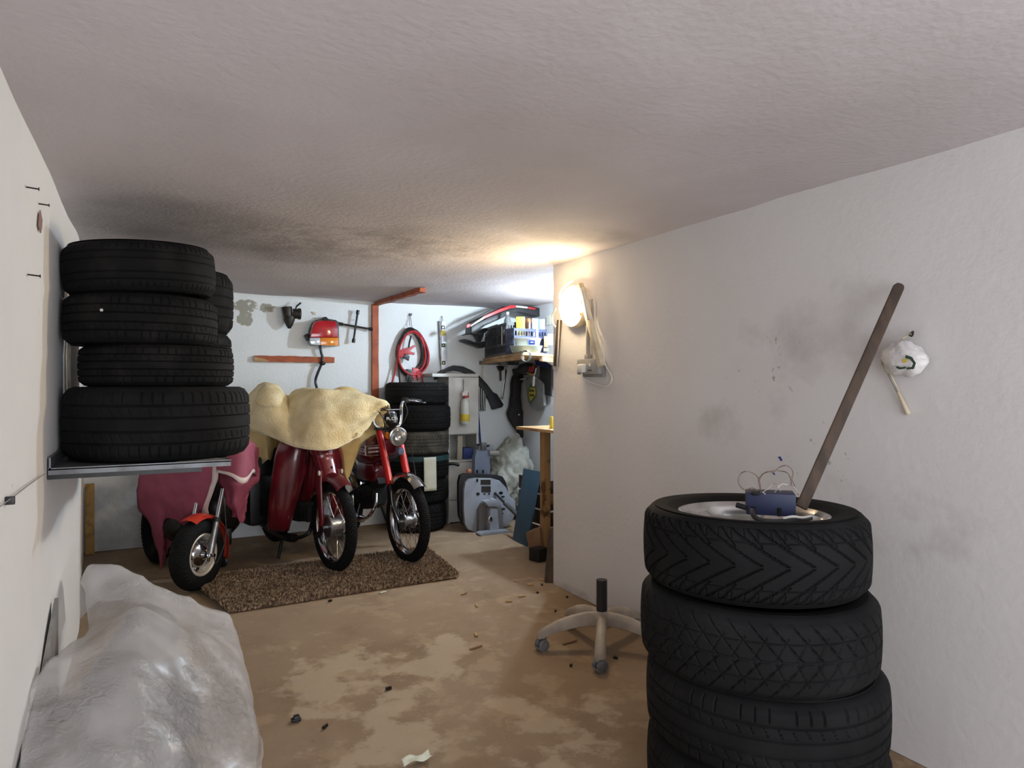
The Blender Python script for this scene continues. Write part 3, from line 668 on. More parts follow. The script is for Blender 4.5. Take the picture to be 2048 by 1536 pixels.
# --- small wheel moped under the pink cover
cc = W(395, 1181, Z=0)
bkC = thing('moped', 'small-wheeled moped with orange mudguard half under a pink cover', 'moped', (cc.x, cc.y, .003), math.atan2(-.762, -.647), 'mopeds parked on the rug')
RC = .217
w = hollow('front_wheel', bkC); M = T(0, 0, RC) @ RX(-PI / 2)
part(ring_tyre(RC - .003, .053, M, .003, 40, 22, 1.05), 'tyre', RUBB, w, ang=.5)
rimc = pm('rim_cream', (206, 198, 184), .4, .2, col2=(176, 164, 146), ns=10)
part(MB().lathe([(.130, -.042), (.122, -.046), (.112, -.040), (.108, -.02), (.108, .02), (.112, .040), (.122, .046), (.130, .042), (.118, 0)], 56, M, closed=True), 'rim', rimc, w)
part(MB().lathe([(0, -.05), (.02, -.05), (.03, -.036), (.062, -.03), (.075, -.02), (.082, -.005), (.108, 0), (.108, .006), (.082, .01), (.075, .025), (.06, .035), (.03, .045), (.02, .06), (0, .06)], 44, M), 'hub', CHR, w)
for k in range(5):
    a = k * 2 * PI / 5; part(MB().beam(M @ Vector((.05 * math.cos(a), .05 * math.sin(a), .022)), M @ Vector((.11 * math.cos(a), .11 * math.sin(a), .012)), .03, .012, up=(0, 1, 0)), 'wheel_spoke', CHR, w, bev=.003)
for s in (-1, 1):
    a_, b_ = Vector((-.005, s * .082, RC - .01)), Vector((-.13, s * .082, .60))
    part(MB().cyl(a_, a_.lerp(b_, .52), .020, n=16), 'fork_slider', ALU, bkC)
    part(MB().cyl(a_.lerp(b_, .50), a_.lerp(b_, .57), .023, n=16), 'dust_seal', BLK, bkC)
    part(MB().cyl(a_.lerp(b_, .52), b_, .0135, n=14), 'fork_tube', CHR, bkC)
    part(MB().lathe([(0, .02), (.012, .02), (.012, -.01), (0, -.01)], 6, T(0, s * .098, RC) @ RX(-PI / 2)), 'axle_nut', CHR, bkC)
part(MB().tube([(.0, .07, RC + .03), (.03, .1, RC), (.02, .09, RC - .03)], .009, 8), 'brake_arm', CHR, bkC)
part(MB().tube([(-.02, .10, .22), (.0, .13, .17), (-.06, .15, .30), (-.10, .12, .45), (-.12, .09, .58)], .0035, 6), 'brake_cable', BLK, bkC)
part(fender(.246, .125, math.radians(66), math.radians(200), 0, RC, .026), 'mudguard', ORNG, bkC)
part(MB().ell((-.225, 0, RC - .10), (.012, .05, .04)), 'mud_flap', BLK, bkC)
part(MB().tube([(.27, 4.72, .66), (.24, 4.85, .62), (.17, 5.1, .42), (.1, 5.4, .45)], .03, 10), 'frame', BLKM, bkC, True)
part(MB().ell((.19, 5.05, .33), (.11, .17, .12)), 'engine', BLKM, bkC, True)
part(ring_tyre(RC, .053, T(.06, 5.45, RC) @ RZ(-1.3) @ RX(-PI / 2), .003, 40, 16), 'rear_tyre', RUBB, bkC, True, ang=.5)
part(MB().tube([(.03, 4.62, .93), (.16, 4.72, .88), (.27, 4.74, .78), (.36, 4.70, .90), (.48, 4.62, .97)], .012, 8), 'handlebar', CHR, bkC, True)
part(MB().ell((.15, 5.3, .66), (.13, .3, .07)), 'seat', BLK, bkC, True)
part(MB().ell((.42, 5.25, .40), (.2, .28, .24)), 'dark_body_fill', BLKM, bkC, True)  # black body mass added to darken the space behind the front wheel
part(MB().box((.40, 5.2, .22), (.22, .4, .12)), 'footboard', BLKM, bkC, True, bev=.02)
# ---------------------------------------------------------------- cloths over the mopeds
def PXR(rows): return [[W(a, b, d=d) for a, b, d in r] for r in rows]
mblan = pm('fleece_cream', (240, 226, 184), .95, 0, col2=(224, 202, 150), ns=9, lo=.35, hi=.7, bump=.8, bs=95)
msuede = pm('suede_tan', (226, 198, 138), .9, 0, col2=(208, 178, 116), ns=6, bump=.15, bs=120)
bl = thing('blanket', 'cream fleece blanket draped over the mopeds and handlebars', 'blanket', tuple(W(640, 890, d=4.9)))
top = [(499, 792), (514, 774), (533, 769), (553, 775), (566, 787), (577, 793), (590, 785), (613, 779), (640, 780), (668, 783), (699, 785), (724, 790), (746, 795), (768, 801), (778, 812)]
low = [(499, 857), (512, 861), (530, 867), (548, 875), (565, 882), (580, 889), (598, 894), (621, 898), (645, 900), (668, 896), (690, 887), (712, 873), (732, 856), (752, 830), (768, 806)]
dt = [5.05, 5.0, 4.98, 5.0, 5.05, 5.1, 5.05, 4.98, 4.93, 4.93, 4.95, 4.95, 4.95, 4.96, 4.98]
dl = [4.85, 4.82, 4.78, 4.74, 4.7, 4.66, 4.62, 4.58, 4.57, 4.6, 4.66, 4.72, 4.8, 4.87, 4.93]
rows = []
rows.append([W(a, b + 45, d=d + .35) for (a, b), d in zip(top, dt)])
rows.append([W(a, b + 5, d=d + .16) for (a, b), d in zip(top, dt)])
for t, bulge in ((0, .0), (.12, .05), (.3, .09), (.5, .09), (.7, .06), (.88, .02), (1, 0)):
    rows.append([W(a0 + (a1 - a0) * t, b0 + (b1 - b0) * t, d=e0 + (e1 - e0) * t - bulge) for (a0, b0), (a1, b1), e0, e1 in zip(top, low, dt, dl)])
mb, g = grid_mesh(rows, 4, .022, 6.5, 2)
o = thicken(part(mb, 'top_fleece', mblan, bl, True, ang=1.4), .014)
part(MB().tube([p + Vector((0, -.002, 0)) for p in g[-1]], .0065, 7, sm=1), 'hem_binding', pm('binding_cream', (228, 216, 182), .9), bl, True)
pk = [[W(a, b, d=d - .075) for a, b, d in r] for r in ([(515, 796, 4.93), (518, 783, 4.97), (530, 772, 4.99), (548, 775, 4.99), (565, 787, 4.99)], [(513, 805, 4.89), (522, 797, 4.89), (535, 792, 4.89), (550, 793, 4.9), (564, 797, 4.93)], [(517, 810, 4.88), (530, 813, 4.86), (542, 814, 4.86), (552, 814, 4.87), (561, 813, 4.9)])]
mb, g2 = grid_mesh(pk, 4); thicken(part(mb, 'folded_corner', mblan, bl, True, ang=1.4), .012)
part(MB().tube([pk[0][0], pk[1][0], pk[2][0], pk[2][1], pk[2][2], pk[2][3], pk[2][4], pk[1][4], pk[0][4]], .005, 6), 'hem_binding', MATS['binding_cream'], bl, True)
mb, _ = grid_mesh(PXR([[(664, 783, 5.1), (685, 775, 5.15), (705, 777, 5.15), (725, 788, 5.1)], [(668, 780, 5.0), (685, 776, 5.02), (706, 782, 5.02), (727, 794, 5.0)], [(674, 786, 4.96), (690, 788, 4.95), (708, 794, 4.95), (726, 799, 4.96)]]), 5)
thicken(part(mb, 'fold', msuede, bl, True, ang=1.4), .012)
# underside hanging behind, left and right
rows = PXR([[(499, 835, 5.2), (515, 840, 5.15), (530, 850, 5.1), (548, 855, 5.15), (565, 865, 5.12), (585, 870, 5.1), (610, 880, 5.1), (632, 880, 5.1)],
            [(499, 880, 5.15), (516, 885, 5.1), (534, 892, 5.0), (550, 890, 5.15), (565, 895, 5.1), (583, 895, 5.1), (603, 895, 5.1), (622, 892, 5.1)],
            [(500, 929, 5.1), (518, 931, 5.05), (536, 918, 4.95), (546, 924, 5.15), (562, 928, 5.1), (578, 926, 5.08), (594, 916, 5.1), (612, 902, 5.1)]])
mb, g = grid_mesh(rows, 4, .004, 9, 4); thicken(part(mb, 'hanging_drop', msuede, bl, True, ang=1.4), .01)
part(MB().tube(g[-1], .005, 6, sm=1), 'hem_binding', MATS['binding_cream'], bl, True)
rows = PXR([[(672, 880, 5.0), (695, 870, 5.02), (713, 855, 5.05), (735, 840, 5.1), (755, 818, 5.12), (775, 808, 5.15)],
            [(680, 910, 5.0), (696, 900, 5.0), (711, 885, 5.02), (732, 862, 5.08), (758, 845, 5.1), (777, 822, 5.14)],
            [(689, 945, 5.0), (697, 930, 5.0), (707, 908, 5.02), (729, 878, 5.06), (757, 872, 5.1), (772, 838, 5.13)],
            [(694, 962, 5.0), (699, 950, 5.02), (708, 925, 5.04), (728, 881, 5.07), (754, 875, 5.1), (771, 842, 5.13)]])
mb, g = grid_mesh(rows, 4, .004, 9, 5); thicken(part(mb, 'hanging_drop', msuede, bl, True, ang=1.4), .01)
# pink cover
mpink = pm('pink_cover_cloth', (150, 72, 92), .7, 0, col2=(134, 60, 80), ns=5, bump=.1, bs=150)
mhem = pm('hem_white_stripe', (214, 196, 190), .8)
cv = thing('moped_cover', 'dusty pink cloth cover hanging over the small moped below the shelf', 'cover', tuple(W(322, 1140, d=4.45)))
rows = PXR([[(300, 850, 4.55), (330, 835, 4.5), (365, 835, 4.4), (400, 840, 4.35), (440, 860, 4.3)],
            [(283, 945, 4.5), (312, 942, 4.38), (350, 945, 4.3), (395, 950, 4.26), (437, 943, 4.24)],
            [(271, 1008, 4.5), (305, 985, 4.38), (345, 1000, 4.34), (390, 985, 4.26), (430, 972, 4.25)],
            [(298, 1050, 4.52), (318, 1030, 4.42), (342, 1035, 4.44), (378, 1025, 4.3), (419, 1003, 4.28)],
            [(312, 1095, 4.52), (325, 1070, 4.46), (338, 1062, 4.5), (370, 1045, 4.4), (414, 1024, 4.32)],
            [(320, 1142, 4.5), (328, 1120, 4.5), (336, 1098, 4.52), (362, 1062, 4.45), (410, 1036, 4.38)]])
mb, g = grid_mesh(rows, 6, .022, 6, 8); thicken(part(mb, 'side_drape', mpink, cv, True, ang=1.4), .003)
def hem(ed, inn, off=-.006):
    m = MB(); n_ = len(ed); m.add([p + Vector((0, off, 0)) for p in ed] + [p + Vector((0, off, 0)) for p in inn], [(i, i + 1, n_ + i + 1, n_ + i) for i in range(n_ - 1)]); return m
thicken(part(hem([r[-1] for r in g[4:]], [r[-1].lerp(r[-3], .9) for r in g[4:]], -.014), 'hem_stripe', mhem, cv, True, ang=1.3), .002)
rows = PXR([[(425, 870, 4.35), (460, 862, 4.3), (490, 870, 4.35), (512, 890, 4.5), (516, 905, 4.7)], [(430, 915, 4.25), (462, 912, 4.2), (490, 905, 4.26), (508, 905, 4.42), (517, 930, 4.65)], [(433, 944, 4.2), (460, 951, 4.14), (486, 967, 4.16), (505, 945, 4.35), (518, 958, 4.6)]])
mb, g = grid_mesh(rows, 5, .012, 8, 3); thicken(part(mb, 'front_flap', mpink, cv, True, ang=1.4), .003)
thicken(part(hem(g[-1][:18], [a.lerp(b_, .9) for a, b_ in zip(g[-1][:18], g[-2][:18])], -.01), 'hem_stripe', mhem, cv, True, ang=1.3), .002)
rows = PXR([[(438, 930, 4.4), (465, 930, 4.4), (495, 920, 4.5), (515, 915, 4.6)], [(440, 965, 4.38), (468, 968, 4.36), (498, 965, 4.45), (518, 960, 4.55)], [(452, 1005, 4.4), (472, 1012, 4.38), (488, 1005, 4.45), (498, 982, 4.5)], [(468, 1030, 4.4), (478, 1042, 4.4), (488, 1043, 4.44), (494, 1010, 4.48)]])
mb, g = grid_mesh(rows, 6, .028, 8, 6); thicken(part(mb, 'tail_drape', mpink, cv, True, ang=1.4), .003)

# ---------------------------------------------------------------- rug
A_, B_, C_, D_ = Vector((.40, 4.04, 0)), Vector((1.775, 4.09, 0)), Vector((1.85, 4.85, 0)), Vector((.25, 4.78, 0))
rug = thing('rug', 'brown shaggy rug under the moped wheels', 'rug', (1.07, 4.44, 0))
mrug = pm('rug_base', (92, 72, 56), .95); mpile = pm('rug_pile', (176, 152, 126), .95, 0, col2=(98, 76, 58), ns=60, lo=.38, hi=.62, det=2)
part(MB().prism([A_, B_, C_, D_], (0, 0, .006)), 'backing', mrug, rug, True)
rg = np.random.RandomState(3); nt_ = 46000
u = -.004 + 1.008 * rg.rand(nt_); v = -.008 + 1.016 * rg.rand(nt_)
P = ((1 - u)[:, None] * np.array(A_) + u[:, None] * np.array(B_)) * (1 - v)[:, None] + ((1 - u)[:, None] * np.array(D_) + u[:, None] * np.array(C_)) * v[:, None]
an = rg.rand(nt_) * 2 * PI; wv = np.stack([np.cos(an), np.sin(an), 0 * an], -1) * .0052
le = (rg.rand(nt_, 3) - .5) * np.array([.032, .032, 0]); hh = .022 + .024 * rg.rand(nt_)
up = np.zeros((nt_, 3)); up[:, 2] = hh; z0 = np.zeros((nt_, 3)); z0[:, 2] = .003
V = np.stack([P + z0 - wv, P + z0 + wv, P + z0 + up * .8 + le * .7 + wv * .8, P + z0 + up + le, P + z0 + up * .8 + le * .7 - wv * .8], 1)
V = V - np.array([1.07, 4.44, 0]); me = bpy.data.meshes.new('pile'); k5 = np.arange(nt_)[:, None] * 5
me.from_pydata(V.reshape(-1, 3).tolist(), [], (k5 + np.arange(5)[None, :]).tolist()); me.materials.append(mpile)
o = bpy.data.objects.new('pile', me); COL.objects.link(o); o.parent = rug; o['kind'] = 'stuff'

# ---------------------------------------------------------------- plastic sheet over things by the left wall
mpl = bpy.data.materials.new('clear_plastic_film'); mpl.use_nodes = True; nt = mpl.node_tree; N = nt.nodes; L = nt.links
b = N['Principled BSDF']; b.inputs['Base Color'].default_value = (.84, .83, .84, 1); b.inputs['Roughness'].default_value = .27; b.inputs['Specular IOR Level'].default_value = .6
tcn = N.new('ShaderNodeTexCoord')
nz = N.new('ShaderNodeTexNoise'); nz.inputs['Scale'].default_value = 32; nz.inputs['Detail'].default_value = 5; nz.inputs['Distortion'].default_value = 2.0; L.new(tcn.outputs['Object'], nz.inputs['Vector'])
nz2 = N.new('ShaderNodeTexNoise'); nz2.inputs['Scale'].default_value = 4; L.new(tcn.outputs['Object'], nz2.inputs['Vector'])
bp = N.new('ShaderNodeBump'); bp.inputs['Strength'].default_value = .8; bp.inputs['Distance'].default_value = .014; mk = N.new('ShaderNodeMapRange'); mk.inputs[1].default_value = .42; mk.inputs[2].default_value = .55; mm_ = N.new('ShaderNodeMath'); mm_.operation = 'MULTIPLY'; L.new(nz2.outputs['Fac'], mk.inputs[0]); L.new(mk.outputs[0], mm_.inputs[1]); L.new(nz.outputs['Fac'], mm_.inputs[0]); L.new(mm_.outputs[0], bp.inputs['Height']); L.new(bp.outputs[0], b.inputs['Normal'])
trn = N.new('ShaderNodeBsdfTransparent'); trl = N.new('ShaderNodeBsdfTranslucent'); trl.inputs[0].default_value = (.86, .85, .86, 1)
m1 = N.new('ShaderNodeMixShader'); m1.inputs[0].default_value = .35; L.new(b.outputs[0], m1.inputs[1]); L.new(trl.outputs[0], m1.inputs[2])
m2 = N.new('ShaderNodeMixShader'); mr = N.new('ShaderNodeMapRange'); mr.inputs[1].default_value = .3; mr.inputs[2].default_value = .7; mr.inputs[3].default_value = .24; mr.inputs[4].default_value = .54
L.new(nz2.outputs['Fac'], mr.inputs[0]); L.new(mr.outputs[0], m2.inputs[0]); L.new(m1.outputs[0], m2.inputs[1]); L.new(trn.outputs[0], m2.inputs[2]); L.new(m2.outputs[0], N['Material Output'].inputs[0])
rows = PXR([[(160, 1240, 2.98), (190, 1210, 2.97), (245, 1200, 2.95), (320, 1230, 2.97), (400, 1262, 3.03), (466, 1290, 3.08)],
            [(162, 1168, 2.86), (182, 1129, 2.82), (243, 1139, 2.8), (322, 1171, 2.8), (400, 1209, 2.86), (464, 1240, 2.95)],
            [(168, 1200, 2.72), (186, 1165, 2.72), (240, 1170, 2.70), (315, 1193, 2.72), (395, 1232, 2.8), (472, 1262, 2.9)],
            [(170, 1290, 2.55), (190, 1245, 2.58), (235, 1229, 2.56), (305, 1219, 2.6), (385, 1262, 2.7), (478, 1290, 2.82)],
            [(72, 1352, 2.06), (122, 1299, 2.2), (205, 1261, 2.32), (268, 1217, 2.42), (352, 1250, 2.5), (485, 1325, 2.7)],
            [(50, 1415, 1.93), (110, 1372, 2.02), (200, 1335, 2.1), (295, 1322, 2.2), (395, 1370, 2.33), (497, 1395, 2.5)],
            [(42, 1480, 1.82), (110, 1455, 1.88), (210, 1430, 1.95), (310, 1432, 2.05), (410, 1462, 2.2), (505, 1462, 2.36)],
            [(40, 1560, 1.72), (112, 1555, 1.74), (212, 1550, 1.79), (312, 1550, 1.9), (412, 1560, 2.05), (502, 1545, 2.22)],
            [(40, 1700, 1.66), (112, 1700, 1.66), (212, 1720, 1.68), (312, 1740, 1.74), (412, 1720, 1.82), (490, 1640, 1.98)]])
for r in rows:
    for p in r: p.z = max(p.z, .012); p.x = max(p.x, XL + .012)
    e = r[-1]; r.append(Vector((e.x + .012, e.y - .004, .006))); r.append(Vector((e.x + .03, e.y - .006, .004)))
mb, g = grid_mesh(rows, 7, .010, 7, 1)
for p in mb.v:
    k_ = noise.noise(p * 4.2 + Vector((2, 1, 0))); p.z += .075 * (max(0, .22 - abs(k_)) - .1) * min(1, p.z / .12)
for i_, p in enumerate(mb.v):
    p.z = max(p.z, .004); p.x = max(p.x, XL + .008)
pc = solo(mb, 'plastic_sheet', 'crumpled clear plastic sheet over things beside the left wall', 'plastic sheet', mpl, ang=1.3)
gp = 'things under the plastic sheet'
tyre('dark tyre lying under the near end of the plastic sheet', 'worn', .2, .085, (-.06, 2.32, .001), .13, nth=120, nt=16, mat=RUB)
solo(MB().box((-.02, 2.80, .10), (.34, .30, .2), RZ(.15)), 'cardboard_box', 'dark box showing faintly through the clear plastic sheet', 'box', BLK, bev=.01)
mb = MB().lathe([(.075, 0), (.09, .16), (.105, .30), (.112, .31), (.108, .29), (.085, .02), (0, .02)], 32, T(-.13, 3.27, .11) @ RY(.6) @ RX(.5))
mb.xf(T(0, 0, .001 - min(p.z for p in mb.v)))
solo(mb, 'plastic_bucket', 'dark grey bucket tipped behind the plastic sheet at the wall', 'bucket', pm('bucket_grey', (74, 72, 74), .4))
# narrow sill panel standing at the wall foot behind the sheet
solo(MB().prism([(XL + .006, 3.0, 0), (XL + .006, 2.0, 0), (XL + .006, 2.0, .20), (XL + .006, 2.62, .33), (XL + .006, 3.0, .47)], (.012, 0, 0)), 'grey_panel', 'thin grey panel leaning on the left wall behind the plastic', 'panel', GREYP)
# small things on the left wall
y0 = W(10, 1003, X=XL + .01)
for (a, b_, lb) in ((52, 374, 'dark nail highest on the left wall'), (75, 407, 'dark nail just above the chipped paint on the left wall'), (55, 549, 'dark nail lowest on the left wall near the tyres')):
    p = W(a, b_, X=XL); solo(MB().cyl(p, p + Vector((.03, -.004, -.003)), .0022, n=8).cyl(p + Vector((.03, -.004, -.003)), p + Vector((.032, -.004, -.003)), .005, n=10), 'nail', lb, 'nail', BLKM, 'nails in the left wall')
cr = []
for a, b_ in ((79, 420), (83, 440), (82, 455), (80, 466), (76, 452), (77, 435)): cr.append(W(a, b_, X=XL + .006))
solo(MB().prism(cr, (.003, 0, 0)), 'paint_chip', 'flake of chipped paint on the left wall below the nails', 'paint chip', pm('chip_brown', (150, 120, 112), .9))
pts = [W(-40, 1040, X=XL + .012), W(0, 1013, X=XL + .012), W(22, 997, X=XL + .012), W(60, 968, X=XL + .012), W(90, 947, X=XL + .012)]
cbl = thing('wall_cable', 'thin grey cable running along the left wall to the shelf', 'cable', tuple(pts[2]))
part(MB().tube(pts, .0016, 6), 'wire', GREYP, cbl, True)
p = W(20, 1001, X=XL + .01); part(MB().box(p, (.02, .012, .02)), 'clip', BLK, cbl, True, bev=.002)
p = W(174, 968, Y=5.93); q = W(174, 1110, Y=5.93)
ms = solo(MB().box((-.372, 5.93, p.z / 2), (.058, .02, p.z)), 'wooden_batten', 'yellowish worn wooden batten standing in the far left corner', 'batten', pm('yellow_worn_wood', (176, 138, 78), .75, 0, col2=(118, 84, 46), ns=16, lo=.5, hi=.7), bev=.002)

# ---------------------------------------------------------------- swivel chair base
cx_, cy_ = 1.922, 2.693
mbase = pm('beige_plastic', (176, 164, 150), .5, 0, col2=(150, 138, 124), ns=8)
chb = thing('chair_base', 'beige five-star swivel chair base with casters and black column', 'chair base', (cx_, cy_, 0), math.radians(-126.9))
part(MB().cyl((0, 0, .155), (0, 0, .318), .026, n=28).lathe([(.016, .318), (.016, .25), (0, .25)], 20), 'column', BLK, chb)
part(MB().lathe([(0, .172), (.03, .170), (.042, .155), (.046, .12), (.044, .095), (0, .09)], 32), 'hub', mbase, chb)
def star_leg():
    secs = []
    for r, z, hw_, hh_ in ((.02, .135, .026, .034), (.08, .135, .024, .034), (.15, .126, .023, .031), (.22, .108, .024, .027), (.27, .088, .026, .022), (.305, .072, .024, .016), (.315, .066, .015, .010)):
        secs.append([Vector((r, hw_ * cx * 1., z + hh_ * sz)) for cx, sz in ((-1, -.8), (-.95, .2), (-.6, .85), (0, 1), (.6, .85), (.95, .2), (1, -.8), (.5, -1), (-.5, -1))])
    return loft(secs)
legme = star_leg().mesh('leg', ang=.9); legme.materials.append(mbase)
def caster():
    a = MB(); 
    for s in (-1, 1): a.lathe([(0, -.010), (.020, -.010), (.026, -.006), (.027, 0), (.026, .006), (.02, .010), (0, .010)], 24, T(0, s * .017, 0) @ RX(-PI / 2))
    return a
casme = caster().mesh('caster'); casme.materials.append(pm('caster_grey', (120, 120, 122), .45, col2=(92, 92, 94), ns=20))
hood = MB().lathe([(.031, -.02), (.031, .02)], 16, RX(-PI / 2), a0=PI * .05, a1=PI * .95).lathe([(.0, -.02), (.031, -.02)], 16, RX(-PI / 2), a0=PI * .05, a1=PI * .95).lathe([(.0, .02), (.031, .02)], 16, RX(-PI / 2), a0=PI * .05, a1=PI * .95).cyl((.012, 0, .02), (.012, 0, .05), .012, n=14).xf(RY(0))
hoodme = hood.mesh('caster_hood'); hoodme.materials.append(GREYP)
for k, ca_ in zip(range(5), (2.2, .4, 1.2, 2.6, .9)):
    a = -k * 2 * PI / 5
    lg = bpy.data.objects.new('leg', legme); COL.objects.link(lg); lg.parent = chb; lg.rotation_euler = (0, 0, a)
    wl = bpy.data.objects.new('caster', casme); COL.objects.link(wl); wl.parent = lg; wl.location = (.292, 0, .027); wl.rotation_euler = (0, 0, ca_)
    hd = bpy.data.objects.new('caster_hood', hoodme); COL.objects.link(hd); hd.parent = lg; hd.location = (.292, 0, .027); hd.rotation_euler = (0, 0, ca_ + PI)

# ---------------------------------------------------------------- things on the right stack
bxp = W(1592, 1034, Z=.868)
bb = thing('blue_box', 'dark blue electrical box with wires on the alloy wheel', 'box', (bxp.x, bxp.y, .866))
fd = (W(1493, 1029, Z=.868) - bxp); fd.z = 0; fl = fd.length; fdn = fd.normalized(); sdn = Vector((-fdn.y, fdn.x, 0));
if sdn.y < 0: sdn = -sdn
mblue = pm('blue_enamel', (28, 38, 76), .5, 0, col2=(22, 31, 64), ns=9)
P0 = Vector((bxp.x, bxp.y, .868)); q = [P0, P0 + fdn * fl, P0 + fdn * fl + sdn * .085, P0 + sdn * .085]
part(MB().hexa(q, [p + Vector((0, 0, .064)) for p in q]), 'casing', mblue, bb, True, bev=.003)
for t in (.86, .33): part(MB().box(P0 + fdn * fl * t + Vector((0, 0, .012)) - sdn * .001, (.010, .008, .024)), 'slot', BLK, bb, True)
dW = 1.93
def wpx(pts, dd): return [W(a, b_, d=dd + (k % 3) * .012) for k, (a, b_) in enumerate(pts)]
mwire = pm('wire_brown_grey', (126, 108, 98), .6); mwire2 = pm('wire_pale', (196, 188, 180), .6)
part(MB().tube(wpx([(1522, 985), (1505, 976), (1490, 980), (1479, 970), (1477, 958), (1482, 947), (1492, 943), (1506, 946), (1515, 954), (1520, 966), (1521, 980)], 2.0), .0015, 6), 'wire', mwire, bb, True)
part(MB().tube(wpx([(1521, 982), (1519, 966), (1521, 955), (1530, 945), (1545, 942), (1562, 942), (1575, 946), (1581, 957), (1583, 970)], 2.02), .0015, 6), 'wire', mwire, bb, True)
part(MB().tube(wpx([(1521, 978), (1517, 960), (1524, 949), (1536, 944), (1548, 944), (1558, 935), (1570, 931), (1580, 935), (1586, 945), (1584, 958), (1588, 968), (1592, 978), (1597, 990)], 2.01), .0015, 6), 'wire', mwire, bb, True)
part(MB().tube(wpx([(1525, 984), (1535, 990), (1548, 986), (1556, 975), (1564, 968), (1576, 970), (1588, 974), (1594, 983), (1598, 992)], 2.0), .0015, 6), 'wire', mwire2, bb, True)
part(MB().tube(wpx([(1526, 984), (1538, 976), (1545, 968), (1555, 970), (1562, 984)], 2.03), .001, 6), 'wire', mwire2, bb, True)
p = W(1512, 986, d=2.0); part(MB().box(p, (.028, .02, .012), RZ(.4)), 'connector', BLK, bb, True, bev=.003)
part(MB().tube([W(1504, 1020, d=1.93), W(1507, 1031, d=1.9), W(1520, 1040, d=1.885), (W(1545, 1043, d=1.88)), W(1575, 1042, d=1.885), W(1605, 1040, d=1.9), W(1621, 1036, d=1.93)], .007, 8), 'black_cable', BLK, bb, True)
part(MB().tube([W(1566, 1037, d=1.885), W(1585, 1033, d=1.88), W(1605, 1035, d=1.89), W(1622, 1032, d=1.92)], .0035, 6), 'white_cable', WHT, bb, True)
part(MB().tube([W(1493, 1016, d=1.99), W(1484, 1013, d=2.0), W(1473, 1010, d=2.01)], .008, 8), 'plug', BLK, bb, True)
tpS = W(1800, 568, X=2.205); mid = W(1616, 985, d=2.12); dirS = (mid - tpS).normalized(); btS = tpS + dirS * ((tpS.z - .872) / -dirS.z)
rnd = MB(); L_ = (tpS - btS).length; hwS = .0165
poly = [(-hwS, 0), (hwS, 0), (hwS, L_ - .012), (hwS * .6, L_ - .002), (-hwS * .2, L_), (-hwS * .8, L_ - .004), (-hwS, L_ - .015)]
zA = (tpS - btS).normalized(); xA = zA.cross(Vector((C * .3 + S, C, 0))).normalized(); yA = zA.cross(xA)
solo(MB().prism([btS + xA * a + zA * b_ - yA * .008 for a, b_ in poly], yA * .016), 'wooden_stick', 'long brown wooden stick leaning from the tyre stack onto the right wall', 'stick', DWOOD, bev=.003)
# bag on a hook
XW = XR - .003
hb = thing('hanging_bag', 'crumpled white plastic bag hung on a hook in the right wall', 'bag', tuple(W(1808, 745, X=XR - .05)))
part(MB().tube([W(1820, 668, X=XW), W(1826, 663, X=XR - .03), W(1824, 672, X=XR - .045), W(1818, 670, X=XR - .035)], .003, 8), 'hook', BLKM, hb, True)
part(MB().tube([W(1821, 668, X=XR - .035), W(1808, 675, X=XR - .04), W(1797, 686, X=XR - .05)], .003, 6), 'tie_string', CREAMP, hb, True)
cbg = W(1810, 716, X=XR - .05)
mb = MB().ell(cbg, (.042, .078, .062), n=36, m=24)
for p in mb.v:
    dlt = p - cbg; k = 1 + .16 * noise.noise(p * 26) + .09 * noise.noise(p * 60); top_ = max(0, dlt.z / .062)
    p.x = min(cbg.x + dlt.x * k, XR - .006); p.y = cbg.y + dlt.y * k * (1 - .35 * top_) + .012 * top_; p.z = cbg.z + dlt.z * k
mbag = pm('bag_film', (226, 222, 220), .35, 0, col2=(200, 196, 196), ns=20, bump=.5, bs=40)
part(mb, 'bag', mbag, hb, True, ang=1.2)
for col_, pts in ((pm('print_green', (48, 74, 56), .5), [(1812, 710), (1824, 714), (1832, 726), (1828, 738), (1814, 739), (1813, 735), (1824, 734), (1827, 727), (1821, 719), (1811, 716)]), (YEL, [(1806, 718), (1815, 718), (1813, 724), (1807, 726)]), (MATS['print_green'], [(1794, 732), (1802, 735), (1812, 733), (1811, 737), (1800, 739), (1793, 736)])):
    part(MB().px(pts, .002, X=XR - .094), 'printed_mark', col_, hb, True)
rp = W(1776, 722, X=XR - .04)
for k in range(4):
    part(MB().tube([rp + Vector((-.004 * k, -.004 + .035 * math.cos(a) * (.7 - .06 * k), .05 * math.sin(a) * (.8 - .06 * k))) for a in np.linspace(0, 2 * PI, 10, endpoint=False)], .0042, 6, closed=True), 'rope_loop', CREAMP, hb, True)
part(MB().cyl(W(1774, 742, X=XR - .03), W(1797, 788, X=XR - .02), .004, n=8), 'rod', GREYP, hb, True)
part(MB().cyl(W(1777, 740, X=XR - .03), W(1799, 786, X=XR - .02), .003, n=8), 'rod', CREAMP, hb, True)
part(MB().cyl(W(1796, 784, X=XR - .02), W(1817, 829, X=XR - .012), .005, .008, n=10), 'rod_handle', CREAMP, hb, True)
for a, b_, s in ((1561, 917, 5), (1548, 947, 3)):
    solo(MB().px([(a - s, b_ - s * .6), (a, b_ - s * .8), (a + s * .8, b_ + s * .8), (a + s * .2, b_ + s), (a - s * .3, b_)], .002, X=XR + .001), 'paint_fleck', ('larger' if s == 5 else 'smaller') + ' blue paint fleck on the right wall above the blue box', 'paint fleck', BLUE)

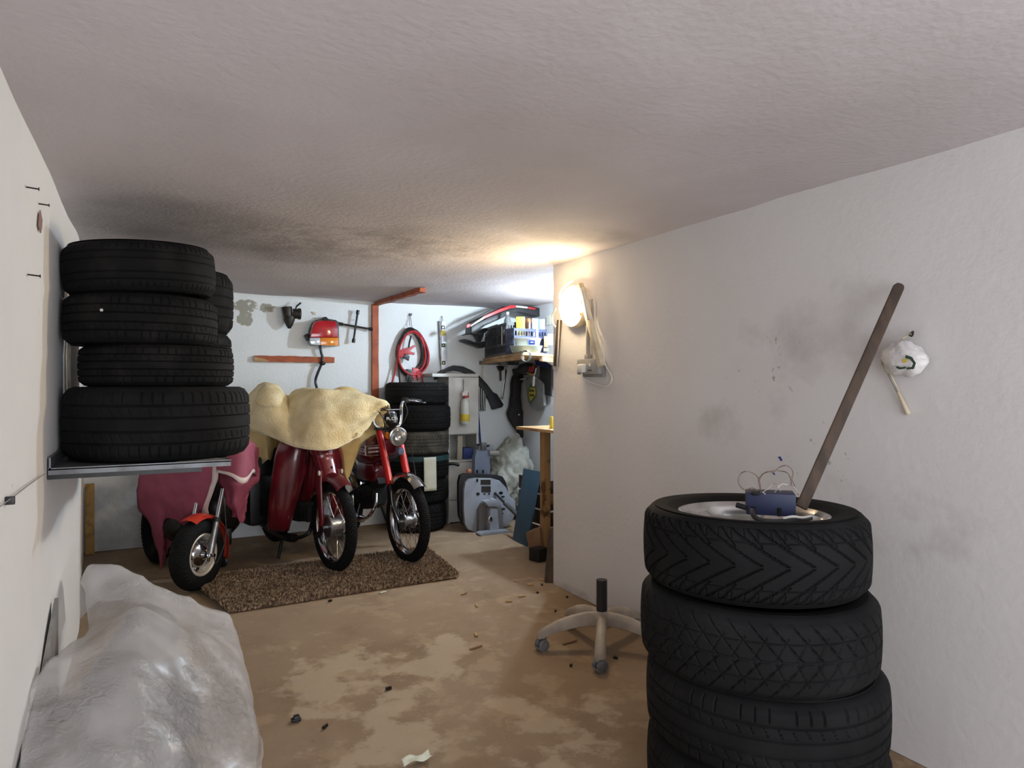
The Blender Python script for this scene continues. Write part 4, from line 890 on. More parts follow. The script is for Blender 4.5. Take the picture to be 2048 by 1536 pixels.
# ---------------------------------------------------------------- lamp and socket on the right wall
lp = thing('wall_lamp', 'lit round bulkhead lamp glowing warm white on the right wall', 'lamp', (XR, 3.31, 1.58))
lc = W(1141, 612, X=XR - .07); Ml = T(XR, lc.y, lc.z) @ RY(-PI / 2)
part(MB().lathe([(.0, 0), (.115, 0), (.122, .006), (.124, .05), (.120, .060), (.115, .061), (.105, .05), (0, .05)], 48, Ml), 'base_ring', CREAMP, lp, True)
lamp = part(MB().lathe([(.112, .058), (.113, .064), (.107, .079), (.084, .095), (.05, .104), (0, .107)], 48, Ml), 'glass_dome', emis('lamp_glow', (1, .78, .48), LAMP_STRENGTH), lp, True, ang=1.2)
for k, a in enumerate((-.5, .1, .55)): part(MB().ell(Ml @ Vector((.112 * math.sin(a), -.112 * math.cos(a) , .066)), (.006, .007, .012)), 'glass_flower', pm('lamp_flower', (170, 140, 70), .5), lp, True)
br = thing('lamp_bracket', 'pale wooden strut bracket around the round wall lamp', 'bracket', tuple(W(1204, 735, X=XR - .02)))
def bar(px0, px1, X0, X1, w, h): return MB().beam(W(*px0, X=X0), W(*px1, X=X1), w, h, up=(1, 0, 0))
part(bar((1160, 568), (1203, 733), XR - .06, XR - .03, .034, .03), 'strut', CREAMP, br, True, bev=.003)
part(MB().tube([Ml @ Vector((r_ * math.cos(a_), r_ * math.sin(a_), z_)) for r_, a_, z_ in ((.15, 0, .05), (.135, .35, .075), (.126, .75, .085), (.12, 1.1, .08))], .006, 8), 'cord', WHT, br, True)
part(bar((1165, 575), (1178, 640), XR - .10, XR - .09, .014, .014), 'strut', WHT, br, True, bev=.002)
ls = thing('wood_strip', 'brown and white strip hanging at the wall corner below the lamp', 'slat', tuple(W(1110, 735, X=XR - .02)))
part(bar((1119, 640), (1112, 733), XR - .02, XR - .016, .032, .018), 'slat', DWOOD, ls, True, bev=.002)
part(MB().prism([W(1112, 640, X=XR - .004), W(1105, 738, X=XR - .004), W(1114, 741, X=XR - .03), W(1118, 640, X=XR - .03)], (0, -.012, 0)), 'slat_backing', WHT, ls, True, bev=.002)
so = thing('socket_box', 'grey surface-mounted power socket box with plug and conduit', 'socket', tuple(W(1178, 750, X=XR)))
s0, s1 = W(1154, 719, X=XR - .045), W(1196, 748, X=XR - .045)
part(MB().box((XR - .023, (s0.y + s1.y) / 2, (s0.z + s1.z) / 2), (.045, abs(s1.y - s0.y), abs(s0.z - s1.z))), 'box', GREYP, so, True, bev=.004)
part(MB().box((XR - .008, (s0.y + s1.y) / 2 - .01, (s0.z + s1.z) / 2 - .015), (.016, abs(s1.y - s0.y), abs(s0.z - s1.z))), 'back_plate', GREYP, so, True, bev=.003)
fy, fz = (s0.y + s1.y) / 2, (s0.z + s1.z) / 2
part(MB().box((XR - .060, fy + .035, fz - .01), (.034, .05, .048)), 'plug', WHT, so, True, bev=.008)
part(MB().box((XR - .047, fy - .028, fz + .008), (.006, .012, .018)), 'switch', WHT, so, True, bev=.002)
for k in (-1, 0, 1): part(MB().box((XR - .0465, fy - .028 + k * .012, fz - .022), (.004, .004, .008)), 'socket_hole', BLK, so, True)
c0, c1 = W(1177, 640, X=XR - .018), W(1176, 719, X=XR - .018)
part(MB().cyl((c0.x, c1.y, c1.z), (c0.x, c1.y, c0.z + .02), .012, n=14), 'conduit', GREYP, so, True)
part(MB().box((c0.x, c1.y, c1.z + .012), (.03, .034, .03)), 'conduit_joint', GREYP, so, True, bev=.003)
XC = XR - .012
part(MB().tube([(XR - .06, fy + .035, fz - .035), W(1166, 757, X=XR - .05), W(1178, 763, X=XR - .03), W(1196, 770, X=XC), W(1211, 773, X=XC), W(1221, 766, X=XC), W(1223, 752, X=XC), W(1211, 730, X=XC), W(1206, 705, X=XC), W(1205, 685, X=XC), W(1197, 665, X=XC), W(1190, 640, X=XC), W(1190, 610, X=XC), W(1186, 597, X=XC), W(1176, 600, X=XR - .03), W(1165, 605, X=XR - .05)], .0042, 8), 'cord', WHT, so, True)
part(MB().tube([W(1112, 618, X=XR - .03), W(1105, 632, X=XR - .02), W(1106, 646, X=XR - .02), W(1112, 655, X=XR - .02)], .006, 8), 'cord', WHT, lp, True)
# ---------------------------------------------------------------- bulb in the alcove
bu = thing('ceiling_bulb', 'bare cool white bulb on the alcove ceiling behind the wall corner', 'bulb', (2.95, 4.5, 1.86))
part(MB().ell((2.95, 4.5, 1.90), (.036, .036, .045)), 'glass', emis('bulb_glow', (.72, .87, 1), BULB_STRENGTH), bu, True, ang=1.5)
part(MB().lathe([(0, 2.0), (.04, 2.0), (.04, 1.985), (.022, 1.98), (.022, 1.945), (0, 1.945)], 24, T(2.95, 4.5, 0)), 'holder', WHT, bu, True)

# ---------------------------------------------------------------- things on the back wall
def c5(x, y): return (440 + x / 4.452, 560 + y / 4.452)
def c3(x, y): return (880 + x / 5.12, 580 + y / 5.12)
def c4(x, y): return (880 + x / 4.517, 840 + y / 4.517)
def c8(x, y): return (760 + x / 3.415, 620 + y / 3.415)
mcarb = pm('oily_metal', (58, 54, 48), .5, .4, col2=(34, 32, 30), ns=22)
cb_ = W(581, 632, Y=YB - .07)
cab = thing('carburettor', 'greasy old carburettor hung on a nail in the back wall', 'carburettor', tuple(cb_ + Vector((0, 0, -.1))))
part(MB().cyl(cb_ + Vector((-.03, 0, .075)), cb_ + Vector((-.02, 0, -.01)), .042, .036, n=20), 'body', mcarb, cab, True, bev=.004)
part(MB().lathe([(0, -.1), (.012, -.1), (.03, -.07), (.045, -.03), (.045, .0), (0, .0)], 20, T(*(cb_ + Vector((-.01, 0, -.005))))), 'float_bowl', mcarb, cab, True)
part(MB().cyl(cb_ + Vector((.02, 0, .02)), cb_ + Vector((.075, -.01, .02)), .042, n=18).cyl(cb_ + Vector((.06, -.01, .02)), cb_ + Vector((.08, -.01, .02)), .048, n=18), 'intake', mcarb, cab, True, bev=.004)
part(MB().cyl(cb_ + Vector((.05, 0, .085)), cb_ + Vector((.085, 0, .115)), .007, n=8).cyl(cb_ + Vector((.05, .06, .06)), cb_ + Vector((.05, 0, .085)), .006, n=8), 'lever', BLKM, cab, True)
tl = thing('tail_light', 'car tail light with red, clear and amber lens on the back wall', 'tail light', tuple(W(648, 692, Y=YB - .06)))
part(MB().px([c5(*p) for p in ((790, 560), (780, 500), (790, 440), (815, 385), (850, 362), (890, 355), (905, 335), (930, 333), (950, 352), (1015, 362), (1040, 380), (1045, 590), (800, 585))], .07, Y=YB - .002), 'housing', BLK, tl, True, bev=.004)
part(MB().px([c5(*p) for p in ((745, 495), (770, 480), (800, 490), (800, 530), (770, 545))], .02, Y=YB - .03), 'mounting_ear', BLK, tl, True, bev=.002)
part(MB().px([c5(*p) for p in ((792, 515), (800, 470), (815, 410), (835, 378), (870, 366), (1000, 368), (1022, 385), (1034, 450), (1040, 515))], .06, Y=YB - .072), 'red_lens', pm('lens_red', (176, 16, 34), .12, 0, col2=(140, 10, 26), ns=4, coat=.8), tl, True, bev=.008)
part(MB().px([c5(*p) for p in ((790, 517), (880, 517), (882, 583), (806, 580), (792, 560))], .058, Y=YB - .072), 'clear_lens', pm('lens_clear', (196, 204, 214), .12, .2, coat=.8), tl, True, bev=.004)
part(MB().px([c5(*p) for p in ((882, 517), (1040, 517), (1043, 588), (884, 585))], .06, Y=YB - .072), 'amber_lens', pm('lens_amber', (222, 130, 24), .15, 0, coat=.8), tl, True, bev=.004)
part(MB().tube([W(*c5(892, 585), Y=YB - .05), W(*c5(900, 640), Y=YB - .05), W(*c5(912, 690), Y=YB - .045), W(*c5(905, 745), Y=YB - .05), W(*c5(870, 830), Y=YB - .05), W(*c5(850, 900), Y=YB - .04), W(*c5(865, 975), Y=YB - .06), W(*c5(880, 1050), Y=YB - .1)], .011, 10), 'cable', BLK, tl, True)
part(MB().ell(W(*c5(912, 742), Y=YB - .055), (.028, .02, .018)), 'cable_knot', BLK, tl, True)
cw = thing('wheel_wrench', 'black four-way wheel wrench hanging on the back wall', 'wrench', tuple(W(708, 686, Y=YB - .06)))
for (a, b_) in (((1229, 270), (1187, 558)), ((1058, 388), (1358, 440))):
    p, q = W(*c5(*a), Y=YB - .055), W(*c5(*b_), Y=YB - .055); dd = (q - p).normalized()
    part(MB().cyl(p, q, .009, n=12).cyl(p, p + dd * .035, .0145, n=12).cyl(q - dd * .035, q, .0145, n=12), 'arm', BLKM, cw, True)
part(MB().cyl(W(708, 640, Y=YB), W(708, 640, Y=YB - .05), .003, n=6), 'nail', BLKM, cw, True)
p = W(*c5(837, 298), Y=YB); solo(MB().box(p + Vector((0, -.004, 0)), (.026, .008, .024)), 'wall_plate', 'tiny square plate on the back wall above the tail light', 'plate', CREAMP, bev=.002)
# jumper leads
jl = thing('jumper_cables', 'coiled red and black jumper cables hung on the back wall', 'cable', tuple(W(823, 768, Y=YB - .08)))
jc = W(823, 702, Y=YB - .05)
rj = pm('cable_red', (176, 42, 48), .45); 
for k in range(6):
    ph = random.uniform(-.15, .15); rx_, rz_ = .118 + .012 * (k % 3), .185 + .012 * (k % 4); oy = -.012 * k; ox = -.012 + .012 * (k % 3)
    pts = [jc + Vector((ox + rx_ * math.sin(a) * (1 - .16 * math.cos(a)), .03 + oy + .006 * math.sin(3 * a + k), -.004 * k + rz_ * math.cos(a + ph * .3))) for a in np.linspace(0, 2 * PI, 16, endpoint=False)]
    part(MB().tube(pts, .0085, 8, closed=True, sm=3), 'loop', rj if k in (1, 4, 5) else BLK, jl, True)
for pts, m_ in (([(797, 690), (795, 720), (790, 745), (783, 768)], rj), ([(800, 690), (797, 720), (798, 745), (800, 768)], BLK), ([(833, 735), (843, 750), (846, 770)], rj), ([(822, 672), (818, 690), (818, 705)], BLK)):
    part(MB().tube([W(a, b_, Y=YB - .06) for a, b_ in pts], .008, 8), 'lead', m_, jl, True)
for pts, m_ in (([(799, 700), (818, 695), (828, 690), (829, 694), (818, 702), (828, 706), (827, 710), (812, 708), (800, 716), (796, 710)], rj), ([(824, 735), (836, 738), (840, 752), (834, 762), (832, 745), (826, 762), (822, 750)], rj), ([(812, 738), (824, 740), (822, 770), (814, 770), (817, 752), (812, 762)], BLK), ([(806, 706), (818, 712), (816, 722), (805, 716)], BLK)):
    part(MB().px(pts, .025, Y=YB - .05), 'clamp', m_, jl, True, bev=.003)
part(MB().tube([W(820, 652, Y=YB - .03), W(819, 640, Y=YB - .03), W(820, 630, Y=YB - .02), W(822, 640, Y=YB - .03), W(824, 654, Y=YB - .09)], .0025, 6), 'wire_hanger', STEEL, jl, True)
part(MB().px([(818, 627), (823, 627), (822, 632), (819, 632)], .02, Y=YB), 'nail', BLKM, jl, True)
# spirit level
sl = thing('spirit_level', 'aluminium spirit level with black vial windows on the back wall', 'spirit level', tuple(W(886, 739, Y=YB - .02)))
part(MB().px([c8(415, 80), c8(445, 76), c8(457, 408), c8(414, 408)], .022, Y=YB - .012), 'body', pm('level_aluminium', (202, 206, 210), .35, .5), sl, True, bev=.002)
part(MB().px([c8(399, 76), c8(413, 76), c8(416, 400), c8(407, 330)], .02, Y=YB - .01), 'edge_rail', STEEL, sl, True, bev=.002)
for x_, y_ in ((430, 119), (432, 241), (434, 361)): 
    v_ = part(MB().px([c8(x_ - 12, y_ - 13), c8(x_ + 11, y_ - 13), c8(x_ + 11, y_ + 13), c8(x_ - 12, y_ + 13)], .008, Y=YB - .03), 'vial_window', BLK, sl, True, bev=.002)
    part(MB().px([c8(x_ - 5, y_ - 5), c8(x_ + 5, y_ - 5), c8(x_ + 5, y_ + 6), c8(x_ - 5, y_ + 6)], .004, Y=YB - .036), 'vial', pm('vial_yellow', (196, 200, 120), .3), v_, True)
part(MB().px([c8(415, 139), c8(447, 138), c8(448, 174), c8(415, 175)], .002, Y=YB - .0335), 'yellow_sticker', YEL, sl, True)
part(MB().tube([W(*c8(424, 80), Y=YB - .02), W(*c8(421, 55), Y=YB - .02), W(*c8(425, 42), Y=YB - .01), W(*c8(428, 60), Y=YB - .02), W(*c8(430, 82), Y=YB - .025)], .002, 6), 'hanger', STEEL, sl, True)
# wheel arch trim
arc_o = [(866, 752), (878, 742), (892, 735), (905, 731), (922, 733), (940, 741), (956, 753), (970, 768), (982, 784), (990, 788), (1003, 809), (1000, 814), (982, 819), (980, 812), (975, 800), (962, 780), (950, 766), (938, 752), (922, 744), (905, 741), (890, 744), (878, 751), (868, 760)]
solo(MB().px(arc_o, .05, Y=YB - .003), 'wheel_arch_trim', 'black curved wheel arch trim on the wall behind the white cabinet', 'car trim', BLK, bev=.004)
# cabinet
YF = 5.72
cbx0, cbx1 = 2.395, W(956, 900, Y=YF).x
def zz(y_, Y_=YF, x_=920): return W(x_, y_, Y=Y_).z
cn = thing('cabinet', 'white cabinet with open niche beside the back wall tyre stack', 'cabinet', ((cbx0 + cbx1) / 2, 5.85, 0))
mcab = pm('cabinet_white', (196, 196, 190), .5, 0, col2=(176, 174, 168), ns=5)
xm, wx = (cbx0 + cbx1) / 2, cbx1 - cbx0
z_d, z_n = zz(868), zz(922)
part(MB().box((cbx0 + .008, 5.85, .66), (.016, .26, 1.32)), 'side_panel', mcab, cn, True); part(MB().box((cbx1 - .008, 5.85, .66), (.016, .26, 1.32)), 'side_panel', mcab, cn, True)
part(MB().box((xm, 5.972, .66), (wx - .034, .012, 1.32)), 'back_panel', mcab, cn, True)
part(MB().box((2.45, 5.845, 1.338), (cbx1 - 2.45 + (2.45 - 2.24) , .27, .03)).xf(T((cbx1 + 2.24) / 2 - 2.45, 0, 0)), 'top_board', mcab, cn, True, bev=.003)
part(MB().box((xm, YF - .008, (z_d + 1.32) / 2), (wx, .016, 1.32 - z_d)), 'door', mcab, cn, True, bev=.003)
part(MB().box((xm, 5.85, z_d), (wx - .034, .22, .016)), 'shelf_board', mcab, cn, True); part(MB().box((xm, 5.84, z_n), (wx - .034, .24, .016)), 'shelf_board', mcab, cn, True)
for a, b_ in ((.012, z_n * .37), (z_n * .38, z_n - .012)): part(MB().box((xm, YF - .008, (a + b_) / 2), (wx, .016, b_ - a)), 'drawer_front', mcab, cn, True, bev=.003)
solo(MB().beam((xm - .03, YF + .02, z_n + .01), (xm - .02, YF + .03, z_d - .02), .05, .02, up=(0, 1, 0)), 'wood_offcut', 'beige wood offcut standing in the cabinet niche', 'wood piece', pm('beige_board', (158, 150, 130), .7), bev=.002)
solo(MB().box((xm + .07, YF + .1, z_n + .06), (.1, .12, .1)), 'blue_carton', 'small dark blue box inside the cabinet niche', 'box', pm('dark_blue_card', (40, 56, 110), .6), bev=.004)
p = W(905, 930, Y=5.66); solo(MB().tube([p + Vector((-.08, .03, -.0)), p + Vector((0, .0, .012)), p + Vector((.06, -.01, -.004))], .014, 8), 'hand_tool', 'small dark hand tool on the ledge beside the tyre stack', 'tool', BLKM)
# spray bottle
sb = thing('spray_bottle', 'spray bottle with red trigger and yellow label hung on the cabinet', 'spray bottle', tuple(W(930, 848, Y=YF - .06)))
def zc(y_): return W(930, y_, Y=YF - .06).z
sc = W(930, 820, Y=YF - .06)
part(MB().lathe([(0, zc(848)), (.038, zc(848)), (.042, zc(846)), (.042, zc(812)), (.036, zc(802)), (.016, zc(797)), (.016, zc(794)), (0, zc(794))], 28, T(sc.x, sc.y, 0)), 'bottle', pm('bottle_cloudy', (206, 210, 200), .3, 0, col2=(186, 192, 178), ns=4), sb, True)
part(MB().lathe([(.0428, zc(842)), (.0432, zc(841)), (.0432, zc(829)), (.0428, zc(828))], 28, T(sc.x, sc.y, 0)), 'label', YEL, sb, True)
part(MB().cyl((sc.x, sc.y, zc(797)), (sc.x, sc.y, zc(791)), .018, n=16), 'collar', RED, sb, True)
part(MB().px([(923, 792), (922, 786), (926, 781), (934, 782), (933, 792)], .026, Y=YF - .047), 'spray_head', WHT, sb, True, bev=.003)
part(MB().px([(930, 786), (936, 784), (937, 796), (934, 794), (932, 788)], .014, Y=YF - .053), 'trigger', RED, sb, True, bev=.002)
part(MB().cyl(W(927, 759, Y=YF - .03), W(927, 784, Y=YF - .055), .004, n=8), 'hang_strap', pm('strap_khaki', (120, 112, 80), .8), sb, True)

# ---------------------------------------------------------------- shelf in the alcove and what stands on it
ZT = 1.506
sv = thing('corner_shelf', 'raw timber corner shelf loaded with crates in the alcove', 'shelf', (2.95, 5.4, ZT - .05))
quad = [(2.872, 5.985), (2.575, 4.66), (2.78, 4.72), (3.255, 5.14), (3.255, 5.985)]
part(MB().prism([Vector((a, b_, ZT - .024)) for a, b_ in quad], (0, 0, .024)), 'board', WOOD, sv, True, bev=.002)
part(MB().beam((2.882, 5.98, ZT - .04), (2.588, 4.675, ZT - .04), .022, .03), 'edge_batten', WOOD, sv, True, bev=.002)
part(MB().beam((2.80, 4.76, ZT - .045), (3.25, 5.16, ZT - .045), .03, .04), 'edge_batten', WOOD, sv, True, bev=.002)
part(MB().beam(W(1106, 728, d=5.95), W(1086, 716, d=5.95), .03, .03), 'brace', WHT, sv, True, bev=.003)
ev = Vector((-.2185, -.976, 0)); nv_ = Vector((.976, -.2185, 0)); o0 = Vector((2.885, 5.96, ZT + .002))
def crate(label, org, ux, uy, L_, D_c, Hc, mat, nvert, nm='plastic_crate'):
    t = thing(nm, label, 'crate', tuple(org + ux * L_ / 2 + uy * D_c / 2), 0, 'plastic crates on the corner shelf')
    def panel(a, u_, l_, n_):
        m = MB(); up = Vector((0, 0, 1))
        for z_ in (.012, Hc * .33, Hc * .66, Hc - .015): m.beam(a + up * z_, a + u_ * l_ + up * z_, .010, .022)
        for k in range(n_ + 1): m.beam(a + u_ * l_ * k / n_, a + u_ * l_ * k / n_ + up * Hc, .009, .010, up=u_)
        return m
    part(panel(org, ux, L_, nvert), 'side_lattice', mat, t, True); part(panel(org + uy * D_c, ux, L_, nvert), 'side_lattice', mat, t, True)
    part(panel(org, uy, D_c, max(4, nvert // 2)), 'end_lattice', mat, t, True); part(panel(org + ux * L_, uy, D_c, max(4, nvert // 2)), 'end_lattice', mat, t, True)
    q_ = [org + Vector((0, 0, .004)), org + ux * L_ + Vector((0, 0, .004)), org + ux * L_ + uy * D_c + Vector((0, 0, .004)), org + uy * D_c + Vector((0, 0, .004))]
    part(MB().prism(q_, (0, 0, .006)), 'base', mat, t, True)
    return t
crate('black plastic crate at the wall end of the corner shelf', o0, ev, nv_, .46, .28, .29, BLK, 14)
crate('black plastic crate with a paper tag on the corner shelf', o0 + ev * .475, ev, nv_, .33, .14, .28, BLK, 12)
c3o = Vector((2.70, 5.03, ZT + .002))
crate('dark blue crate of bottles behind the bowls on the corner shelf', c3o, Vector((.995, .1, 0)).normalized(), Vector((-.1, .995, 0)).normalized(), .33, .12, .22, pm('crate_navy', (32, 40, 66), .5), 12)
tg = [W(x_, y_, d=5.98) for x_, y_ in ((1003, 653), (1016, 650), (1017, 684), (1003, 690))]
solo(MB().prism(tg, Vector((.01, .03, 0)) * .1), 'paper_tag', 'white paper tag hung on the black crate', 'tag', PAPER)
p = W(1015, 640, d=6.15)
bt_ = thing('water_bottle', 'clear plastic bottle standing in the black crate', 'bottle', (p.x, p.y, ZT + .012))
def zq(y_): return W(1015, y_, d=6.15).z
part(MB().lathe([(0, ZT + .014), (.034, ZT + .014), (.036, zq(650)), (.03, zq(640)), (.014, zq(631)), (.012, zq(628)), (0, zq(628))], 24, T(p.x, p.y, 0)), 'body', GLASS, bt_, True)
part(MB().cyl((p.x, p.y, zq(629)), (p.x, p.y, zq(624)), .015, n=14), 'cap', WHT, bt_, True)
def px_box(x0, x1, y0, y1, d, dep, nm, lb, ct, mat, bev=.003, grp=None):
    a, b_, c_, e_ = W(x0, y1, d=d), W(x1, y1, d=d), W(x1, y0, d=d), W(x0, y0, d=d)
    return solo(MB().prism([a, b_, c_, e_], Vector((S, C, 0)) * dep), nm, lb, ct, mat, grp, bev)
px_box(1032, 1050, 633, 700, 5.83, .06, 'yellow_canister', 'yellow canister in the navy crate on the corner shelf', 'canister', YEL, .01)
px_box(1064, 1077, 637, 700, 5.83, .06, 'pale_blue_carton', 'pale blue carton in the navy crate beside the dark can', 'carton', pm('pale_blue_card', (150, 174, 206), .5), .003)
px_box(1078, 1090, 638, 690, 5.95, .08, 'blue_carton', 'mid blue carton behind the navy crate on the corner shelf', 'carton', pm('mid_blue_card', (92, 122, 178), .5), .003)
p = W(1057, 645, d=5.86); solo(MB().lathe([(0, ZT + .012), (.03, ZT + .012), (.032, p.z - .02), (.024, p.z + .02), (.012, p.z + .035), (0, p.z + .035)], 20, T(p.x, p.y, 0)), 'oil_can', 'dark oil can with rusty label in the navy crate', 'can', pm('can_dark', (54, 34, 30), .4, col2=(150, 84, 50), ns=12, lo=.52, hi=.6))
def bowl(lb, cxp, y_t, y_b, d, r, mat):
    p = W(cxp, y_b, d=d); zt_ = W(cxp, y_t, d=d).z; z0_ = p.z
    return MB().lathe([(0, z0_), (r * .78, z0_), (r * .84, z0_ + .006), (r * .97, zt_ - .006), (r, zt_), (r * .98, zt_ + .002), (r * .93, zt_ - .006), (r * .78, z0_ + .008), (0, z0_ + .006)], 44, T(p.x, p.y, 0))
d_b = 5.52
zb0 = ZT + .001
def bowl2(lb, cxp, z0_, zt_, r, mat, mm=None):
    p = W(cxp, 700, d=d_b); return solo(MB().lathe([(0, z0_), (r * .78, z0_), (r * .84, z0_ + .006), (r * .97, zt_ - .006), (r, zt_), (r * .98, zt_ + .002), (r * .93, zt_ - .006), (r * .78, z0_ + .008), (0, z0_ + .006)], 44, T(p.x, p.y, 0)), 'food_container', lb, 'container', mat, 'shallow containers on the corner shelf')
bowl2('greenish clear shallow container under the white one on the shelf', 1052, zb0, zb0 + .055, .135, pm('container_green', (176, 190, 176), .3))
bw = bowl2('white shallow container with a blue label on the corner shelf', 1055, zb0 + .056, zb0 + .115, .112, WHT)
a, b_ = W(1057, 681, d=5.405), W(1070, 689, d=5.415); part(MB().box((a + b_) / 2, (.05, .006, .034), RZ(-YAW)), 'label', BLUE, bw, True)
part(MB().box((a + b_) / 2 + Vector((0, -.003, .002)), (.026, .003, .008), RZ(-YAW)), 'label_print', WHT, bw, True)
px_box(1088, 1096, 672, 694, 5.8, .05, 'small_carton', 'small cardboard box at the right end of the corner shelf', 'box', CARD, .002)
px_box(1096, 1106, 668, 690, 5.85, .05, 'spray_can_pack', 'small pale pack beside the cardboard box on the shelf end', 'pack', pm('pale_pack', (178, 184, 204), .5), .002)
part(MB().prism([W(1087, 703, d=5.36), W(1098, 703, d=5.36), W(1098, 696, d=5.36), W(1087, 696, d=5.36)], Vector((S, C, 0)) * .004), 'pinned_note', PAPER, sv, True)
p = [W(1093, 632, X=XA - .004), W(1101, 630, X=XA - .004), W(1101, 649, X=XA - .004), W(1093, 651, X=XA - .004)]
solo(MB().prism(p, (-.003, 0, 0)), 'wall_notice', 'small pale notice on the alcove side wall', 'notice', PAPER)
# car trim on top of the crates: curved bar with red and white reflector strip
def c2(x, y): return (915 + x / 10.503, 600 + y / 10.503)
bm_ = thing('bumper_bar', 'long black bumper bar with red and white strip above the crates', 'car bumper', tuple(W(*c2(700, 480), Y=5.5)))
Yb = 5.72
part(MB().px([c2(*q_) for q_ in ((155, 720), (165, 590), (260, 530), (560, 380), (900, 240), (1150, 150), (1350, 150), (1600, 205), (1740, 230), (1775, 300), (1770, 370), (1720, 395), (1540, 370), (1350, 320), (1120, 270), (950, 330), (700, 450), (450, 560), (280, 680))], .14, Y=Yb), 'bar', BLK, bm_, True, bev=.006)
for pts, m_, nm in ((((165, 590), (180, 520), (245, 495), (270, 540), (230, 580)), RED, 'red_strip'), (((245, 545), (540, 345), (545, 395), (270, 560)), WHT, 'white_strip'), (((535, 335), (900, 180), (1120, 105), (1215, 125), (1200, 165), (1100, 180), (900, 250), (540, 400)), RED, 'red_strip'), (((1215, 120), (1460, 145), (1450, 180), (1205, 155)), WHT, 'white_strip'), (((1465, 145), (1640, 170), (1600, 215), (1455, 180)), RED, 'red_strip')):
    part(MB().px([c2(*q_) for q_ in pts], .018, Y=Yb - .141), nm, m_, bm_, True, bev=.002)
solo(MB().px([c2(*q_) for q_ in ((60, 745), (150, 705), (300, 690), (500, 600), (560, 640), (480, 700), (440, 800), (400, 890), (330, 760), (250, 720), (120, 745))], .10, Y=5.9), 'plastic_trim', 'upper jagged black plastic car trim sticking out left of the crates', 'car trim', BLK, 'black trim beside the crates', bev=.003)
solo(MB().px([c2(*q_) for q_ in ((20, 855), (60, 830), (180, 860), (240, 890), (330, 900), (480, 880), (490, 1000), (420, 1020), (250, 960), (60, 890))], .10, Y=5.88), 'plastic_trim', 'lower flat black plastic car trim sticking out left of the crates', 'car trim', BLK, 'black trim beside the crates', bev=.003)
solo(MB().px([c2(*q_) for q_ in ((240, 470), (700, 250), (1060, 95), (1120, 105), (900, 190), (540, 340), (250, 500))], .03, Y=5.86), 'dark_strip', 'thin dark strip behind the red and black bumper bar', 'strip', DWOOD)

# ---------------------------------------------------------------- tools hanging under the shelf
rl = thing('tool_rail', 'grey metal hook rail on the wall under the corner shelf', 'rail', tuple(W(1000, 735, Y=YB - .02)))
part(MB().px([c3(400, 725), c3(810, 735), c3(810, 770), c3(400, 765)], .008, Y=YB - .003), 'rail', STEEL, rl, True, bev=.001)
for k in range(9): part(MB().cyl(W(*c3(425 + k * 42, 742), Y=YB - .012), W(*c3(425 + k * 42, 742), Y=YB - .03), .004, n=8), 'peg', BLKM, rl, True)
part(MB().lathe([(0, 0), (.036, 0), (.036, .012), (0, .016)], 28, T(*W(*c3(650, 750), Y=YB - .013)) @ RX(PI / 2)), 'disc', GREYP, rl, True)
hm = thing('hammer', 'black hammer hanging under the corner shelf', 'hammer', tuple(W(*c3(615, 930), Y=YB - .03)))
part(MB().px([c3(572, 780), c3(600, 775), c3(645, 785), c3(640, 815), c3(610, 838), c3(590, 820)], .03, Y=YB - .015), 'head', BLKM, hm, True, bev=.003)
part(MB().px([c3(608, 830), c3(622, 830), c3(624, 930), c3(612, 932)], .016, Y=YB - .02), 'handle', DWOOD, hm, True, bev=.002)
wr = thing('combination_wrench', 'long steel wrench hanging under the corner shelf', 'wrench', tuple(W(*c3(635, 1110), Y=YB - .02)))
part(MB().px([c3(668, 800), c3(684, 802), c3(645, 1095), c3(630, 1092)], .01, Y=YB - .012), 'shank', CHR, wr, True, bev=.002)
part(MB().cyl(W(*c3(677, 790), Y=YB - .01), W(*c3(677, 790), Y=YB - .026), .020, n=16), 'ring_end', STEEL, wr, True); part(MB().cyl(W(*c3(636, 1105), Y=YB - .01), W(*c3(636, 1105), Y=YB - .026), .016, n=16), 'ring_end', STEEL, wr, True)
for k, (xa, xb) in enumerate(((392, 400), (408, 412), (420, 428), (432, 440), (445, 452), (400, 436))):
    pass
zt_ = thing('zip_bag', 'clear bag of cable ties hanging beside the cabinet', 'bag', tuple(W(*c3(425, 1240), Y=YB - .03)))
part(MB().px([c3(385, 985), c3(400, 965), c3(450, 970), c3(465, 1000), c3(462, 1235), c3(390, 1240)], .012, Y=YB - .03), 'bag', pm('cloudy_bag', (150, 156, 156), .25, 0, col2=(110, 116, 118), ns=10, trans=.4), zt_, True, bev=.003)
for k in range(6): part(MB().tube([W(*c3(392 + k * 11, 990 + 4 * k), Y=YB - .046), W(*c3(398 + k * 9, 1100), Y=YB - .05), W(*c3(394 + k * 12, 1225), Y=YB - .046)], .0035, 6), 'cable_tie', WHT if k % 2 else BLK, zt_, True)
for k in range(3): part(MB().tube([W(*c3(430 + k * 8, 735), Y=YB - .02), W(*c3(424 + k * 9, 850), Y=YB - .03), W(*c3(410 + k * 12, 970), Y=YB - .04)], .002, 6), 'cord', CREAMP, zt_, True)
solo(MB().tube([W(*c3(388, 1250), Y=YB - .03), W(*c3(395, 1330), Y=YB - .04), W(*c3(400, 1400), Y=YB - .04), W(*c3(410, 1530), Y=YB - .05), W(*c3(416, 1580), Y=YB - .06)], .022, 8, flat=.25), 'blue_strap', 'blue webbing strap hanging beside the cabinet', 'strap', BLUE)
